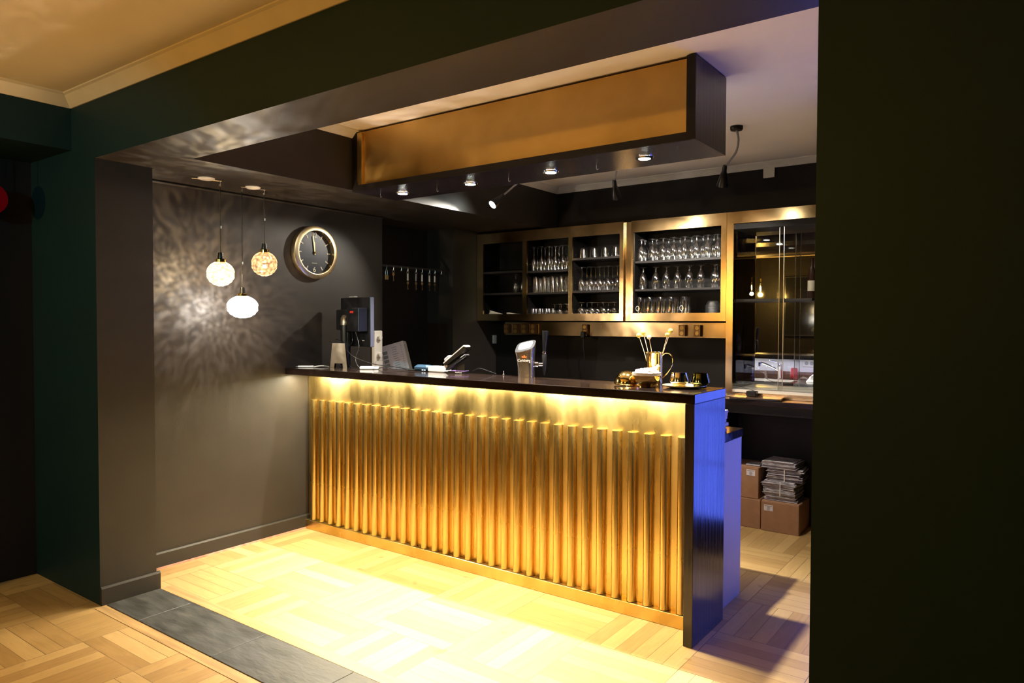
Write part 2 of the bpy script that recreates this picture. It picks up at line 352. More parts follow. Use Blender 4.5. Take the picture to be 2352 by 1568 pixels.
# bar room
struct('wall_left', MB().box(-0.5, -1.06, 0, 0, 0.917, 2.30), DARK)
struct('wall_niche_back', MB().box(-0.5, 0.917, 0, -0.31, 1.768, 2.30), BLACKP)
struct('wall_left_rear', MB().box(-0.5, 1.768, 0, 0, 2.6, 2.30), DARK)
struct('wall_back', MB().box(-0.5, 2.40, 0, 5.1, 2.6, 2.70), DARKB)
struct('ceiling_soffit', MB().box(-0.5, -1.05, 2.297, 0.689, 2.40, 2.70), DARK)
def cov(u, v, h=0.045, wd=0.056):   # coving profile (out from wall, down from ceiling)
    return [(0, 0), (wd, 0), (wd, -0.006), (wd*0.82, -0.012), (wd*0.5, -h*0.55), (wd*0.28, -h*0.8), (0.006, -h), (0, -h)]
P1 = cov(0, 0)
struct('trim_3', MB().prism(P1, -1.05, 2.40, lambda u, v, w_: (0.689+u, w_, 2.665+v)), COVM)
struct('trim_4', MB().prism(P1, 0.689, 5.0, lambda u, v, w_: (w_, 2.40-u, 2.665+v)), COVM)
P2 = cov(0, 0, 0.062, 0.062)
struct('trim_5', MB().prism(P2, 0.04, 5.0, lambda u, v, w_: (w_, -1.353-u, 2.65+v)), COVC)
struct('trim_6', MB().prism(P2, -4.75, -1.353, lambda u, v, w_: (0.04+u, w_, 2.65+v)), COVC)
struct('trim_7', MB().prism(P2, 0.04, 5.0, lambda u, v, w_: (w_, -4.75+u, 2.65+v)), COVC)
# baseboards
bb = [(0, 0), (0.016, 0), (0.016, 0.078), (0.010, 0.088), (0, 0.088)]
struct('baseboard_left', MB().prism([(u, v+0.012) for u, v in bb], -1.05, 0.20, lambda u, v, w_: (u, w_, v)), DARK)
struct('trim_8', MB().box(0.0, -1.04, 0, 0.020, 0.20, 0.012), PINK)
struct('baseboard_pier', MB().prism([(u, v*1.1) for u, v in bb], -1.353, -1.045, lambda u, v, w_: (0.303+u, w_, v)), DARK)
struct('trim_9', MB().prism([(0, 0), (0.012, 0), (0.02, -0.012), (0, -0.018)], -1.05, 0.917, lambda u, v, w_: (u, w_, 2.297+v)), DARK)

# small chip of white trim hanging under the back coving
tag(MB().box(2.52, 2.385, 2.55, 2.60, 2.398, 2.625).build('cable_cover', COVM), 'small white cable cover just below the ceiling coving behind the rightmost spotlight', 'cover')

# ------------------------------------------------------------------ bar counter
bar = thing('bar_counter', (1.45, 0.2, 0), 'long black topped bar counter clad in fluted brass with a glossy black end panel', 'bar counter')
MB().bbox(0.003, 0.0, 1.105, 2.953, 0.40, 1.15, 0.003).build('countertop', ESPRESSO, bar, 'glossy dark brown top slab')
MB().bbox(2.908, 0.0, 0.0, 2.952, 0.397, 1.1045, 0.002).build('end_panel', ENDP, bar, 'glossy black end panel reflecting blue light')
MB().box(0.004, 0.198, 0.0, 2.907, 0.215, 1.104).build('brass_panel', BRASS, bar, 'brass sheet front')
MB().bbox(0.004, 0.158, 0.0, 2.907, 0.1975, 0.066, 0.002).build('kickboard', BRASS, bar, 'plain brass plinth')
MB().box(0.004, 0.216, 0.0, 2.907, 0.235, 1.104).build('rear_panel', BLACKP, bar)
def rod_mb(cx):
    m = MB(); n = 10; r = 0.025; vs = []; fs = []
    for z in (0.068, 0.921):
        for i in range(n+1):
            th = PI*i/n; vs.append((cx - r*math.cos(th), 0.1975 - 0.034*math.sin(th), z))
    for i in range(n): fs.append((i, i+1, n+2+i, n+1+i))
    m.add(vs, fs, True); m.add(vs[:n+1], [tuple(range(n, -1, -1))]); m.add(vs[n+1:], [tuple(range(n+1))])
    m.box(cx-r-0.003, 0.1955, 0.067, cx+r+0.003, 0.1978, 0.920)
    return m
rod0 = None
for i in range(32):
    cx = 0.075 + i*(2.820-0.075)/31
    if rod0 is None:
        rod0 = rod_mb(cx).build('half_round_rod', BRASS, bar); rx0 = cx
    else:
        c = rod0.copy(); COL.objects.link(c); c.parent = bar; c.location = (cx-rx0, 0, 0)
MB().box(0.03, 0.045, 1.100, 2.88, 0.075, 1.1045).build('led_strip', STRIPE, bar, 'lit yellow light strip under the top')

# inner (bartender side) unit with sink
inn = thing('sink_unit', (1.9, 0.6, 0), 'pale lower counter unit behind the bar, its side panel glowing blue', 'counter unit')
MB().box(0.9, 0.40, 0.0, 2.905, 0.79, 0.855).build('carcass', BLUEW, inn)
MB().bbox(0.9, 0.236, 0.858, 1.72, 0.81, 0.90, 0.002).bbox(2.30, 0.236, 0.858, 2.907, 0.81, 0.90, 0.002).bbox(1.72, 0.236, 0.858, 2.30, 0.44, 0.90, 0.002).bbox(1.72, 0.76, 0.858, 2.30, 0.81, 0.90, 0.002).build('worktop', ESPRESSO, inn)
MB().box(1.73, 0.45, 0.80, 2.29, 0.75, 0.805).box(1.72, 0.44, 0.80, 1.732, 0.76, 0.905).box(2.288, 0.44, 0.80, 2.30, 0.76, 0.905).box(1.72, 0.44, 0.80, 2.30, 0.452, 0.905).box(1.72, 0.75, 0.80, 2.30, 0.762, 0.905).build('sink_basin', STEEL, inn)
MB().box(0.9, 0.236, 0.9005, 2.905, 0.252, 1.100).build('splashback', TILEW, inn)
MB().box(0.9, 0.2525, 0.9005, 2.905, 0.262, 0.975).build('upstand', BROWNW, inn)
fa = thing('faucet', (2.11, 0.40, 0.90), 'chrome mixer faucet of the sink behind the bar, seen in the mirror', 'faucet')
MB().lathe([(0.028, 0), (0.028, 0.006), (0.02, 0.012), (0.02, 0.12), (0.022, 0.125), (0.022, 0.15), (0.0, 0.158)], (2.11, 0.40, 0.901), 20).build('body', CHROME, fa)
MB().tube(ease([(2.11, 0.40, 0.98), (2.06, 0.45, 1.02), (1.98, 0.53, 1.065), (1.96, 0.55, 1.06)]), 0.013, 12).cyl((1.957, 0.553, 1.035), 0.013, 0.04).build('spout', CHROME, fa)
MB().tube([(2.11, 0.40, 1.055), (2.06, 0.44, 1.085), (2.03, 0.465, 1.09)], 0.007, 10, r2=0.005).build('lever', CHROME, fa)
sk = thing('double_socket', (2.36, 0.256, 1.0), 'white double wall socket behind the bar, seen in the mirror', 'socket')
MB().bbox(2.30, 0.2525, 1.03, 2.42, 0.264, 1.10, 0.003).build('cover_plate', WHITEPL, sk)
for xx in (2.335, 2.385): MB().cyl((xx, 0.2645, 1.065), 0.019, 0.002, (0, 1, 0)).build('socket_cup', GREYPL, sk)
can = thing('soda_can', (2.24, 0.36, 0.90), 'red drinks can standing by the sink, seen in the mirror', 'can')
MB().lathe([(0.024, 0), (0.033, 0.008), (0.033, 0.105), (0.026, 0.118)], (2.24, 0.36, 0.9005), 20).build('can_body', REDPL, can)
MB().lathe([(0.026, 0), (0.026, 0.002)], (2.24, 0.36, 1.019), 20).build('can_lid', STEEL, can)
b_ = MB().lathe([(0.045, 0), (0.075, 0.01), (0.095, 0.05), (0.10, 0.105), (0.094, 0.105), (0.088, 0.05), (0.07, 0.016), (0, 0.012)], (1.66, 0.42, 0.9005), 28).build('mixing_bowl', CERAM)
tag(b_, 'white round bowl left of the sink faucet, seen in the mirror', 'bowl')
cl = MB(); N = 14
vs = []; fs = []
for j in range(N+1):
    for i in range(N+1):
        x = i/N; y = j/N; e_ = min(x, 1-x, y, 1-y)
        vs.append((2.40+0.22*x, 0.36+0.2*y, 0.9015 + min(0.075, e_*0.5)*(0.6+0.4*math.sin(7*x+3*y)*math.cos(5*y-2*x))))
for j in range(N):
    for i in range(N): fs.append((j*(N+1)+i, j*(N+1)+i+1, (j+1)*(N+1)+i+1, (j+1)*(N+1)+i))
vs2 = [(x, y, 0.9008) for x, y, z in vs]; nb = len(vs)
fs2 = [tuple(i+nb for i in f[::-1]) for f in fs]
cl.add(vs+vs2, fs+fs2, True)
tag(cl.build('dish_cloth', CLOTH), 'crumpled white cloth lying on the sink worktop, seen in the mirror', 'cloth')

# stack of leaflets on the inner worktop by the end panel
rs = random.Random(3)
for k in range(7):
    m = MB(); a = rs.uniform(-0.12, 0.12); h = 0.011+rs.random()*0.006
    z = 0.9005 + k*0.0165; m.bbox(-0.09, -0.055, 0, 0.09, 0.055, 0.0155, 0.001); m.xf(Matrix.Translation((2.79+rs.uniform(-.008, .008), 0.575+rs.uniform(-.012, .012), z)) @ Matrix.Rotation(a, 4, 'Z'))
    o = m.build('leaflet_pack', WHITEPAPER)
    tag(o, ['lowest', 'second lowest', 'third lowest', 'middle', 'third highest', 'second highest', 'topmost'][k] + ' pack of paper leaflets piled behind the blue lit end panel', 'leaflets', 'leaflet packs behind the end panel')

# ------------------------------------------------------------------ canopy over the bar
can_ = thing('ceiling_canopy', (1.8, 0.2, 2.285), 'long black framed box with a brass front hanging from the ceiling over the bar', 'canopy')
c = MB(); c.box(0.690, 0.014, 2.2855, 2.94, 0.397, 2.315).box(0.690, 0.014, 2.315, 0.735, 0.397, 2.66).box(2.905, 0.014, 2.315, 2.94, 0.397, 2.66).box(0.735, 0.37, 2.315, 2.905, 0.397, 2.66)
c.build('box_frame', ENDP, can_)
MB().box(0.735, 0.022, 2.315, 2.905, 0.036, 2.652).build('brass_panel', BRASSC, can_, 'matt brass front panel')
MB().box(0.735, 0.004, 2.2856, 2.94, 0.0135, 2.322).box(2.899, 0.004, 2.322, 2.94, 0.0135, 2.66).box(0.690, 0.004, 2.2856, 0.735, 0.0135, 2.66).build('front_edging', BLACKP, can_)
MB().box(0.7355, 0.006, 2.3225, 0.775, 0.0215, 2.645).build('brass_strip', BRASS, can_, 'upright brass strip at the left end')
for hx, hy in ((0.79, 0.15), (1.215, 0.215), (1.758, 0.215), (2.318, 0.226)):
    MB().tube(ease([(hx, hy, 2.2855), (hx, hy, 2.27), (hx+0.006, hy, 2.262), (hx+0.012, hy, 2.268)], 5), 0.0012, 6).build('cup_hook', STEEL, can_)
names4 = ['leftmost', 'second from the left', 'third from the left', 'rightmost']
dl0 = None
for i, (dx, dy) in enumerate(((0.927, 0.212), (1.474, 0.222), (2.042, 0.215), (2.598, 0.21))):
    d = thing('downlight', (dx, dy, 2.285), f'{names4[i]} of four lit round downlights under the brass fronted ceiling box', 'downlight', 'downlights under the canopy')
    MB().lathe([(0.030, -0.006), (0.042, -0.006), (0.045, 0.0), (0.030, 0.0)], (dx, dy, 2.285), 28, ring=True).build('bezel', CHROME, d)
    MB().lathe([(0.0, -0.009), (0.018, -0.008), (0.0295, -0.0055), (0.0295, 0)], (dx, dy, 2.285), 24).build('lens', BULB, d)
    L_ = light('downlight_spot', 'SPOT', (dx, dy, 2.268), 300, (1.0, 0.955, 0.86), aim=(dx, dy-0.15, 0), spot_size=math.radians(84), spot_blend=0.7, shadow_soft_size=0.022)
    put_light(L_, d)

# ------------------------------------------------------------------ gooseneck spotlights
def gooseneck(pts, tip, axis, lit, energy, label, size=52, mountxy=None):
    g = thing('gooseneck_spotlight', (mountxy[0], mountxy[1], 2.665), label, 'spotlight', 'gooseneck spotlights behind the bar')
    MB().lathe([(0.038, 0), (0.038, -0.018), (0.034, -0.024), (0.008, -0.026)], (mountxy[0], mountxy[1], 2.665), 24).build('ceiling_mount', BLACKPL, g)
    MB().tube(ease(pts), 0.007, 8).build('flexible_arm', GREYPL, g)
    ax = Vector(axis).normalized(); p = Vector(pts[-1])
    MB().lathe([(0.010, -0.01), (0.014, 0.0), (0.015, 0.035), (0.020, 0.042), (0.034, 0.115), (0.035, 0.125), (0.032, 0.125), (0.028, 0.10), (0.0, 0.09)], p, 24, ax).build('lamp_head', BLACKPL, g)
    MB().lathe([(0.0, 0.1155), (0.029, 0.114), (0.029, 0.110), (0.0, 0.109)], p, 20, ax).build('bulb', BULB, g)
    q = p + ax*0.135
    L_ = light('spotlight_beam', 'SPOT', q, energy, (1.0, 0.93, 0.80), aim=q+ax, spot_size=math.radians(size), spot_blend=0.45, shadow_soft_size=0.02)
    put_light(L_, g)
gooseneck([(1.13, 1.40, 2.645), (1.11, 1.39, 2.60), (1.02, 1.34, 2.52), (0.913, 1.290, 2.426)], None, (-0.256, -0.718, -0.63), True, 75,
          'leftmost gooseneck spotlight, its glowing round face turned towards the clock wall', 84, (1.13, 1.40))
gooseneck([(1.87, 1.35, 2.645), (1.86, 1.34, 2.56), (1.85, 1.32, 2.48), (1.845, 1.31, 2.43)], None, (-0.16, 0.55, -0.82), True, 72,
          'middle black gooseneck spotlight, hanging down in front of the glass cabinets', 112, (1.87, 1.35))
gooseneck([(2.687, 1.293, 2.645), (2.70, 1.29, 2.58), (2.69, 1.27, 2.50), (2.632, 1.25, 2.42)], None, (-0.30, 0.52, -0.80), True, 55,
          'rightmost black gooseneck spotlight, hung on a bent arm right of the ceiling box', 112, (2.687, 1.293))

# ------------------------------------------------------------------ pendant lamps over the alcove
def plate(name, c0, a, b, label):
    t = thing(name, (c0[0], c0[1], 2.297), label, 'ceiling plate', 'white ceiling plates of the pendant lamps')
    d = (Vector(b)-Vector(a)).normalized()
    MB().lathe([(0.0, -0.012), (0.035, -0.010), (0.046, -0.004), (0.047, 0)], (*c0, 2.2965), 28).build('disc', WHITEPL, t)
    MB().tube([(*a, 2.288), (*b, 2.288)], 0.003, 6).build('crossbar', STEEL, t)
    return t
pl1 = plate('ceiling_plate', (0.291, -0.74), (0.264, -0.814), (0.316, -0.66), 'white round ceiling plate with a metal bar, the one nearest the pier')
pl2 = plate('ceiling_plate', (0.266, -0.418), (0.253, -0.492), (0.279, -0.340), 'white round ceiling plate carrying two lamp cables, nearer the bar')
def pendant(x, y, zc, rw, rh, m, label, pt):
    t = thing('pendant_lamp', (x, y, 2.285), label, 'pendant lamp', 'cut glass pendant lamps in the alcove')
    MB().tube(ease([(x, y, 2.286), (x+0.006, y, 2.275), (x+0.006, y, 2.262), (x-0.003, y, 2.258), (x-0.004, y, 2.27)], 4), 0.0022, 6).build('hook', STEEL, t)
    top = zc + rh
    MB().tube([(x, y, 2.262), (x+0.002, y, (2.262+top)/2+0.15), (x-0.001, y, (2.262+top)/2), (x, y, top+0.04)], 0.003, 6).build('cable', BLACKPL, t)
    MB().bbox(x+0.003, y-0.004, top+0.19, x+0.010, y+0.004, top+0.205, 0.001).build('cord_grip', STEEL, t)
    MB().lathe([(0.006, 0.052), (0.014, 0.05), (0.017, 0.02), (0.017, 0.0)], (x, y, top-0.002), 16).build('lamp_holder', BLACKPL, t)
    MB().lathe([(0.024, 0.014), (0.029, 0.01), (0.029, -0.012), (0.020, -0.012)], (x, y, top-0.001), 20).build('brass_collar', BRASSP, t)
    # cut glass globe with knobbly rings
    vs = []; fs = []; n = 48; rings = 30
    for k in range(rings+1):
        ph = PI*(k/rings)*0.955 + 0.14 if k < rings else PI
        for i in range(n):
            th = 2*PI*i/n
            up = ph < PI*0.52
            b_ = (0.035*abs(math.cos(th*12))) if up else (0.05*abs(math.cos(th*12+(0 if int(ph*9) % 2 else PI/2)))*abs(math.sin(ph*9)))
            b_ += 0.05*math.exp(-((ph-PI*0.5)/0.1)**2)*(-1)
            r = 1 - 0.05 + b_
            vs.append((x + rw*r*math.sin(ph)*math.cos(th), y + rw*r*math.sin(ph)*math.sin(th), zc + rh*r*math.cos(ph)))
    for k in range(rings):
        for i in range(n): j=(i+1)%n; fs.append((k*n+i, k*n+j, (k+1)*n+j, (k+1)*n+i))
    MB().add(vs, fs, True).build('glass_globe', m, t)
    d = bpy.data.lights.new('pendant_bulb_light', 'POINT'); d.energy = pt[0]; d.color = pt[1]; d.shadow_soft_size = 0.012
    d.use_nodes = True; nt = d.node_tree; em = nt.nodes['Emission']
    tc = nn(nt, 'ShaderNodeTexCoord'); mp = nn(nt, 'ShaderNodeMapping'); mp.inputs['Scale'].default_value = (1.0, 1.0, 1.0); nt.links.new(tc.outputs['Normal'], mp.inputs[0])
    no = nn(nt, 'ShaderNodeTexNoise'); no.inputs['Scale'].default_value = 7.0; no.inputs['Detail'].default_value = 3; no.inputs['Distortion'].default_value = 1.6; nt.links.new(mp.outputs[0], no.inputs['Vector'])  # noise in the lamp strength stands in for light patterned by cut glass
    mr = nn(nt, 'ShaderNodeMapRange'); mr.inputs[1].default_value = 0.44; mr.inputs[2].default_value = 0.72; mr.inputs[3].default_value = 0.35; mr.inputs[4].default_value = pt[2]; nt.links.new(no.outputs['Fac'], mr.inputs[0]); nt.links.new(mr.outputs[0], em.inputs['Strength'])
    o = bpy.data.objects.new('pendant_bulb_light', d); COL.objects.link(o); o.location = (x, y, zc); put_light(o, t)
pendant(0.316, -0.67, 1.748, 0.080, 0.074, GLOBE_WARM, 'left glowing pendant lamp with a round warm white cut glass globe', (9, (1.0, 0.74, 0.42), 4.0))
pendant(0.253, -0.487, 1.558, 0.094, 0.070, GLOBE_WHITE, 'lowest and brightest pendant lamp with a flattened white glass globe', (13, (1.0, 0.90, 0.78), 3.0))
pendant(0.277, -0.348, 1.829, 0.080, 0.078, GLOBE_AMBER, 'highest pendant lamp with an amber cut glass globe, next to the clock', (1.2, (1.0, 0.62, 0.28), 2.5))

# ------------------------------------------------------------------ wall clock
ck = thing('wall_clock', (0.0, 0.241, 1.960), 'round brass rimmed wall clock with a black face hanging on the charcoal wall', 'clock')
cc = (0.001, 0.241, 1.960)
MB().lathe([(0.150, 0.0005), (0.180, 0.0005), (0.188, 0.006), (0.190, 0.034), (0.187, 0.042), (0.158, 0.051), (0.154, 0.050), (0.1515, 0.020)], cc, 64, (1, 0, 0), xdir=(0, 1, 0), ring=True).build('rim', mat('clock_brass', (0.92, 0.70, 0.38), 0.26, metal=1.0, rvar=0.05, nscale=3), ck)
MB().lathe([(0.0, 0.014), (0.151, 0.014), (0.151, 0.018), (0.0, 0.018)], cc, 48, (1, 0, 0)).build('dial', mat('dial_black', (0.012, 0.012, 0.02), 0.35), ck)
CR = mat('dial_marks_cream', (0.75, 0.68, 0.52), 0.5)
tk = MB()
for h in range(12):
    if h in (0, 6): continue
    th = 2*PI*h/12; dy, dz = math.sin(th), math.cos(th)
    m = MB().box(0.0185, -0.003, 0.112, 0.0205, 0.003, 0.140); m.xf(Matrix.Translation((0.001, 0.241, 1.960)) @ Matrix.Rotation(-th, 4, 'X'))
    m.build('hour_mark', CR, ck)
text('numeral', '12', 0.052, (0.0205, 0.241, 2.084), (0, 1, 0), (0, 0, 1), CR, ck)
text('numeral', '6', 0.050, (0.0205, 0.241, 1.838), (0, 1, 0), (0, 0, 1), CR, ck)
text('dial_lettering', 'QUARTZ', 0.011, (0.0205, 0.241, 1.885), (0, 1, 0), (0, 0, 1), CR, ck)
for nm, L1, th, wd in (('hour_hand', 0.075, math.radians(-2), 0.0035), ('minute_hand', 0.118, math.radians(-7), 0.0028)):
    m = MB().box(0.022, -wd, -0.015, 0.0235, wd, L1); m.xf(Matrix.Translation((0.001 + (0.002 if nm[0] == 'm' else 0), 0.241, 1.960)) @ Matrix.Rotation(-th, 4, 'X')); m.build(nm, mat(nm+'_brass', (0.7, 0.5, 0.2), 0.3, metal=1.0), ck)
MB().cyl((0.020, 0.241, 1.960), 0.007, 0.010, (1, 0, 0)).build('hub', BRASSP, ck)
MB().lathe([(0.0, 0.036), (0.151, 0.036), (0.151, 0.038), (0.0, 0.038)], cc, 48, (1, 0, 0)).build('glass_cover', glassmat('clock_glass', (0.97, 0.97, 0.97), refl=(0.5, 0.5, 0.5), ior=1.4, rough=0.0), ck)

# ------------------------------------------------------------------ wall switch panel by the niche corner
sp = thing('dimmer_panel', (0.0, 0.845, 1.0), 'tall cream wall panel of dimmer knobs at the corner beside the monitor', 'switch panel')
MB().bbox(0.001, 0.800, 1.02, 0.034, 0.888, 1.40, 0.005).build('cover_plate', CREAMPL, sp)
for z in (1.345, 1.210): MB().lathe([(0.0, 0.022), (0.017, 0.021), (0.020, 0.016), (0.021, 0.0)], (0.0345, 0.848, z), 24, (1, 0, 0)).build('dimmer_knob', CREAMPL, sp)
MB().bbox(0.0345, 0.812, 1.06, 0.041, 0.882, 1.165, 0.003).build('rocker_switch', CREAMPL, sp)

# ------------------------------------------------------------------ key rail in the niche
kr_ = thing('key_rail', (-0.04, 1.34, 1.93), 'thin dark rail with small hooks across the dark niche', 'key rail')
MB().bbox(-0.055, 0.92, 1.912, -0.035, 1.765, 1.930, 0.002).build('rail', SHELFM, kr_)
khooks = [0.984, 1.06, 1.15, 1.225, 1.323, 1.397, 1.488, 1.555, 1.639]
for y in khooks:
    MB().tube(ease([(-0.034, y, 1.920), (-0.020, y, 1.915), (-0.020, y, 1.890), (-0.026, y, 1.885), (-0.031, y, 1.892)], 4), 0.0022, 6).build('hook', STEEL, kr_)
def key(y, zt, tagc, lab, keylen=0.055, m=BRASSP):
    z = 1.888
    k = thing('key_set', (-0.022, y, z), lab, 'keys', 'keys hanging in the niche')
    MB().lathe([(0.011, -0.001), (0.0125, 0), (0.011, 0.001), (0.0095, 0)], (-0.022, y, z-0.010), 16, (1, 0, 0), ring=True).build('key_ring', STEEL, k)
    zz = z - 0.022
    if tagc:
        MB().bbox(-0.025, y-0.009, zz-0.055, -0.020, y+0.009, zz, 0.004).build('key_tag', tagc, k); zz -= 0.062
    mk = MB().lathe([(0.0, -0.001), (0.013, -0.001), (0.013, 0.001), (0.0, 0.001)], (-0.022, y, zz-0.012), 14, (1, 0, 0))
    mk.box(-0.0235, y-0.003, zz-0.024-keylen*0.8, -0.0205, y+0.003, zz-0.022).box(-0.0235, y+0.003, zz-0.03-keylen*0.6, -0.0205, y+0.007, zz-0.026-keylen*0.5)
    mk.build('key_blade', m, k)
GOLDK = mat('key_brass', (0.6, 0.42, 0.2), 0.3, metal=1.0)
key(1.06, 0, None, 'single brass key without tag, second hook from the left in the niche', m=GOLDK)
key(1.225, 0, WHITEPL, 'key with a long white tag, leftmost of the tagged keys in the niche', m=GOLDK)
key(1.323, 0, GREYPL, 'key with a grey tag, second of the tagged keys in the niche', m=GOLDK)
key(1.397, 0, WHITEPL, 'pair of keys with a white tag, third of the tagged keys in the niche', m=GOLDK)
key(1.488, 0, CREAMPL, 'bright brass key with a cream tag, third hook from the right', m=GOLDK)
key(1.555, 0, WHITEPL, 'key with a white tag, rightmost of the keys in the niche', m=GOLDK)
pdl = thing('padlock', (-0.022, 0.984, 1.885), 'small brass padlock on the leftmost hook of the niche rail', 'padlock')
MB().tube(ease([(-0.022, 0.974, 1.845), (-0.022, 0.974, 1.875), (-0.022, 0.984, 1.886), (-0.022, 0.994, 1.875), (-0.022, 0.994, 1.845)], 4), 0.003, 6).build('shackle', STEEL, pdl)
MB().bbox(-0.029, 0.966, 1.805, -0.015, 1.002, 1.845, 0.003).build('lock_body', GOLDK, pdl)

# ------------------------------------------------------------------ low side counter in the niche carrying the menus
sc_ = thing('side_counter', (-0.02, 1.34, 0), 'low dark counter in the niche behind the end of the bar', 'counter')
MB().box(-0.30, 0.92, 0, 0.26, 1.76, 0.96).build('carcass', BLACKP, sc_)
MB().bbox(-0.305, 0.92, 0.9605, 0.28, 1.765, 0.99, 0.003).build('worktop', ESPRESSO, sc_)

MENU = mat('menu_sheet', (0.88, 0.80, 0.84), 0.4)
mh = Vector((0.86, 0.51, 0)); mn = Vector((0.51, -0.86, 0)); lean = math.radians(16); mu_ = Vector((0, 0, 1))*math.cos(lean) - mn*math.sin(lean)
thm = math.radians(17); e1 = mh*math.cos(thm) + mu_*math.sin(thm); e2 = -mh*math.sin(thm) + mu_*math.cos(thm); mb_ = e1.cross(e2)*-1
for k in range(6):
    P_ = Vector((0.045, 1.10, 1.316)) + mb_*(k*0.0085) + e1*(k*0.003)
    mm = Matrix(((e1.x, mb_.x, e2.x, P_.x), (e1.y, mb_.y, e2.y, P_.y), (e1.z, mb_.z, e2.z, P_.z), (0, 0, 0, 1)))
    t = thing('menu_board', tuple(P_ - e2*0.26), ['front printed menu board of the stack leaning in the dark niche', 'second menu board from the front of the leaning stack', 'third menu board from the front of the leaning stack', 'fourth menu board from the front of the leaning stack', 'fifth menu board from the front of the leaning stack', 'rearmost menu board of the leaning stack'][k], 'menu', 'menu boards leaning in the niche')
    MB().bbox(-0.21, -0.003, -0.262, 0.0, 0.003, 0.0, 0.0005).xf(mm).build('board', MENU if k == 0 else CREAMPL, t)
    MB().box(0.0002, -0.0025, -0.262, 0.0012, 0.0025, 0.0).xf(mm).build('dark_edge', SHELFM if k % 2 else GREYPL, t)
    if k == 0:
        p_ = MB(); rs = random.Random(9)
        for rr in range(11):
            z = -0.035 - rr*0.019
            p_.box(-0.105, -0.0042, z, -0.105+rs.uniform(0.035, 0.05), -0.0032, z+0.0035).box(-0.030, -0.0042, z, -0.022, -0.0032, z+0.0035)
        for rr in range(5): p_.box(-0.185, -0.0042, -0.075-rr*0.036, -0.145, -0.0032, -0.048-rr*0.036)
        p_.xf(mm).build('printed_text', GREYPL, t, 'grey printed rows')

# ------------------------------------------------------------------ things on the bar top
ZT = 1.1505
# monitor
R_ = Vector((0.487, 0.340, 0)); DX = Vector((-0.986, 0.167, 0)); NB = Vector((-0.167, -0.986, 0))   # NB: towards the guests
mo = thing('pos_monitor', (0.25, 0.365, ZT), 'black till monitor seen from behind on a pole at the left end of the bar', 'monitor')
MX = Matrix(((DX.x, -NB.x, 0, R_.x), (DX.y, -NB.y, 0, R_.y), (0, 0, 1, 0), (0, 0, 0, 1)))
MB().bbox(0, 0.0, 1.295, 0.385, 0.032, 1.640, 0.003).xf(MX).build('display_housing', BLACKPL, mo)
MB().box(0.008, 0.0325, 1.305, 0.377, 0.0335, 1.632).xf(MX).build('screen', mat('screen_off', (0.01, 0.012, 0.02), 0.1), mo)
MB().box(-0.0012, 0.003, 1.297, -0.0002, 0.030, 1.638).xf(MX).build('lit_side', mat('blue_lit_side', (0.07, 0.07, 0.10), 0.35), mo)  # thin sheet with blue light painted in, only on the right edge
MB().bbox(0.20, -0.002, 1.6405, 0.27, 0.026, 1.650, 0.002).xf(MX).build('webcam', GREYPL, mo)
MB().bbox(0.03, -0.075, 1.40, 0.185, -0.001, 1.565, 0.004).xf(MX).build('power_unit', BLACKPL, mo)
MB().bbox(0.185, -0.030, 1.41, 0.40, -0.001, 1.555, 0.004).xf(MX).build('mount_bracket', BLACKPL, mo)
text('led_readout', '888', 0.020, tuple(MX @ Vector((0.115, -0.0762, 1.535))), tuple(-DX), (0, 0, 1), REDE, mo, label='small red lit digits', sx=1.5)
MB().lathe([(0.0, 0.075), (0.022, 0.070), (0.034, 0.05), (0.038, 0.02), (0.038, 0.0)], tuple(MX @ Vector((0.235, -0.050, 1.445))), 24).build('pole_cap', mat('bronze_cap', (0.25, 0.2, 0.15), 0.25, metal=0.8), mo)
MB().lathe([(0.036, 0), (0.036, 0.29)], (*(MX @ Vector((0.235, -0.050, 0))).xy, ZT+0.006), 24).build('pole', BLACKPL, mo)
MB().lathe([(0.045, 0), (0.045, 0.004), (0.04, 0.009), (0.036, 0.010)], (*(MX @ Vector((0.235, -0.050, 0))).xy, ZT), 28).build('pole_foot', BLACKPL, mo)
MB().tube([tuple(MX @ Vector((0.235, -0.050, 1.48))), tuple(MX @ Vector((0.185, -0.052, 1.49)))], 0.020, 14).build('pole_arm', BLACKPL, mo)
MB().box(0.07, -0.0012, 1.335, 0.10, -0.0004, 1.342).xf(MX).build('rating_plate', GREYPL, mo)
# tapered metal holder (napkin / card holder)
hd = thing('menu_holder', (px2x(779, 0.225), 0.225, ZT), 'small tapered brushed metal holder with a slotted foot standing left of the cables', 'holder')
HM = Matrix.Translation((px2x(779, 0.225), 0.225, ZT)) @ Matrix.Rotation(math.radians(16), 4, 'Z') @ Matrix.Diagonal((0.76, 0.8, 0.97, 1))
def hol(y0, y1):
    return MB().prism([(-0.090, 0), (-0.048, 0), (-0.042, 0.032), (0.042, 0.032), (0.048, 0), (0.090, 0), (0.066, 0.175), (-0.066, 0.175)], y0, y1, lambda u, v, w_: (u, w_, v)).xf(HM)
hol(-0.012, -0.007).build('front_plate', mat('warm_steel', (0.55, 0.5, 0.42), 0.35, metal=1.0, noise=0.1, nscale=20), hd)
hol(0.012, 0.017).build('rear_plate', BLACKPL, hd)
MB().bbox(-0.064, -0.0065, 0.14, 0.064, 0.0115, 0.16, 0.002).xf(HM).build('spacer', BLACKPL, hd)
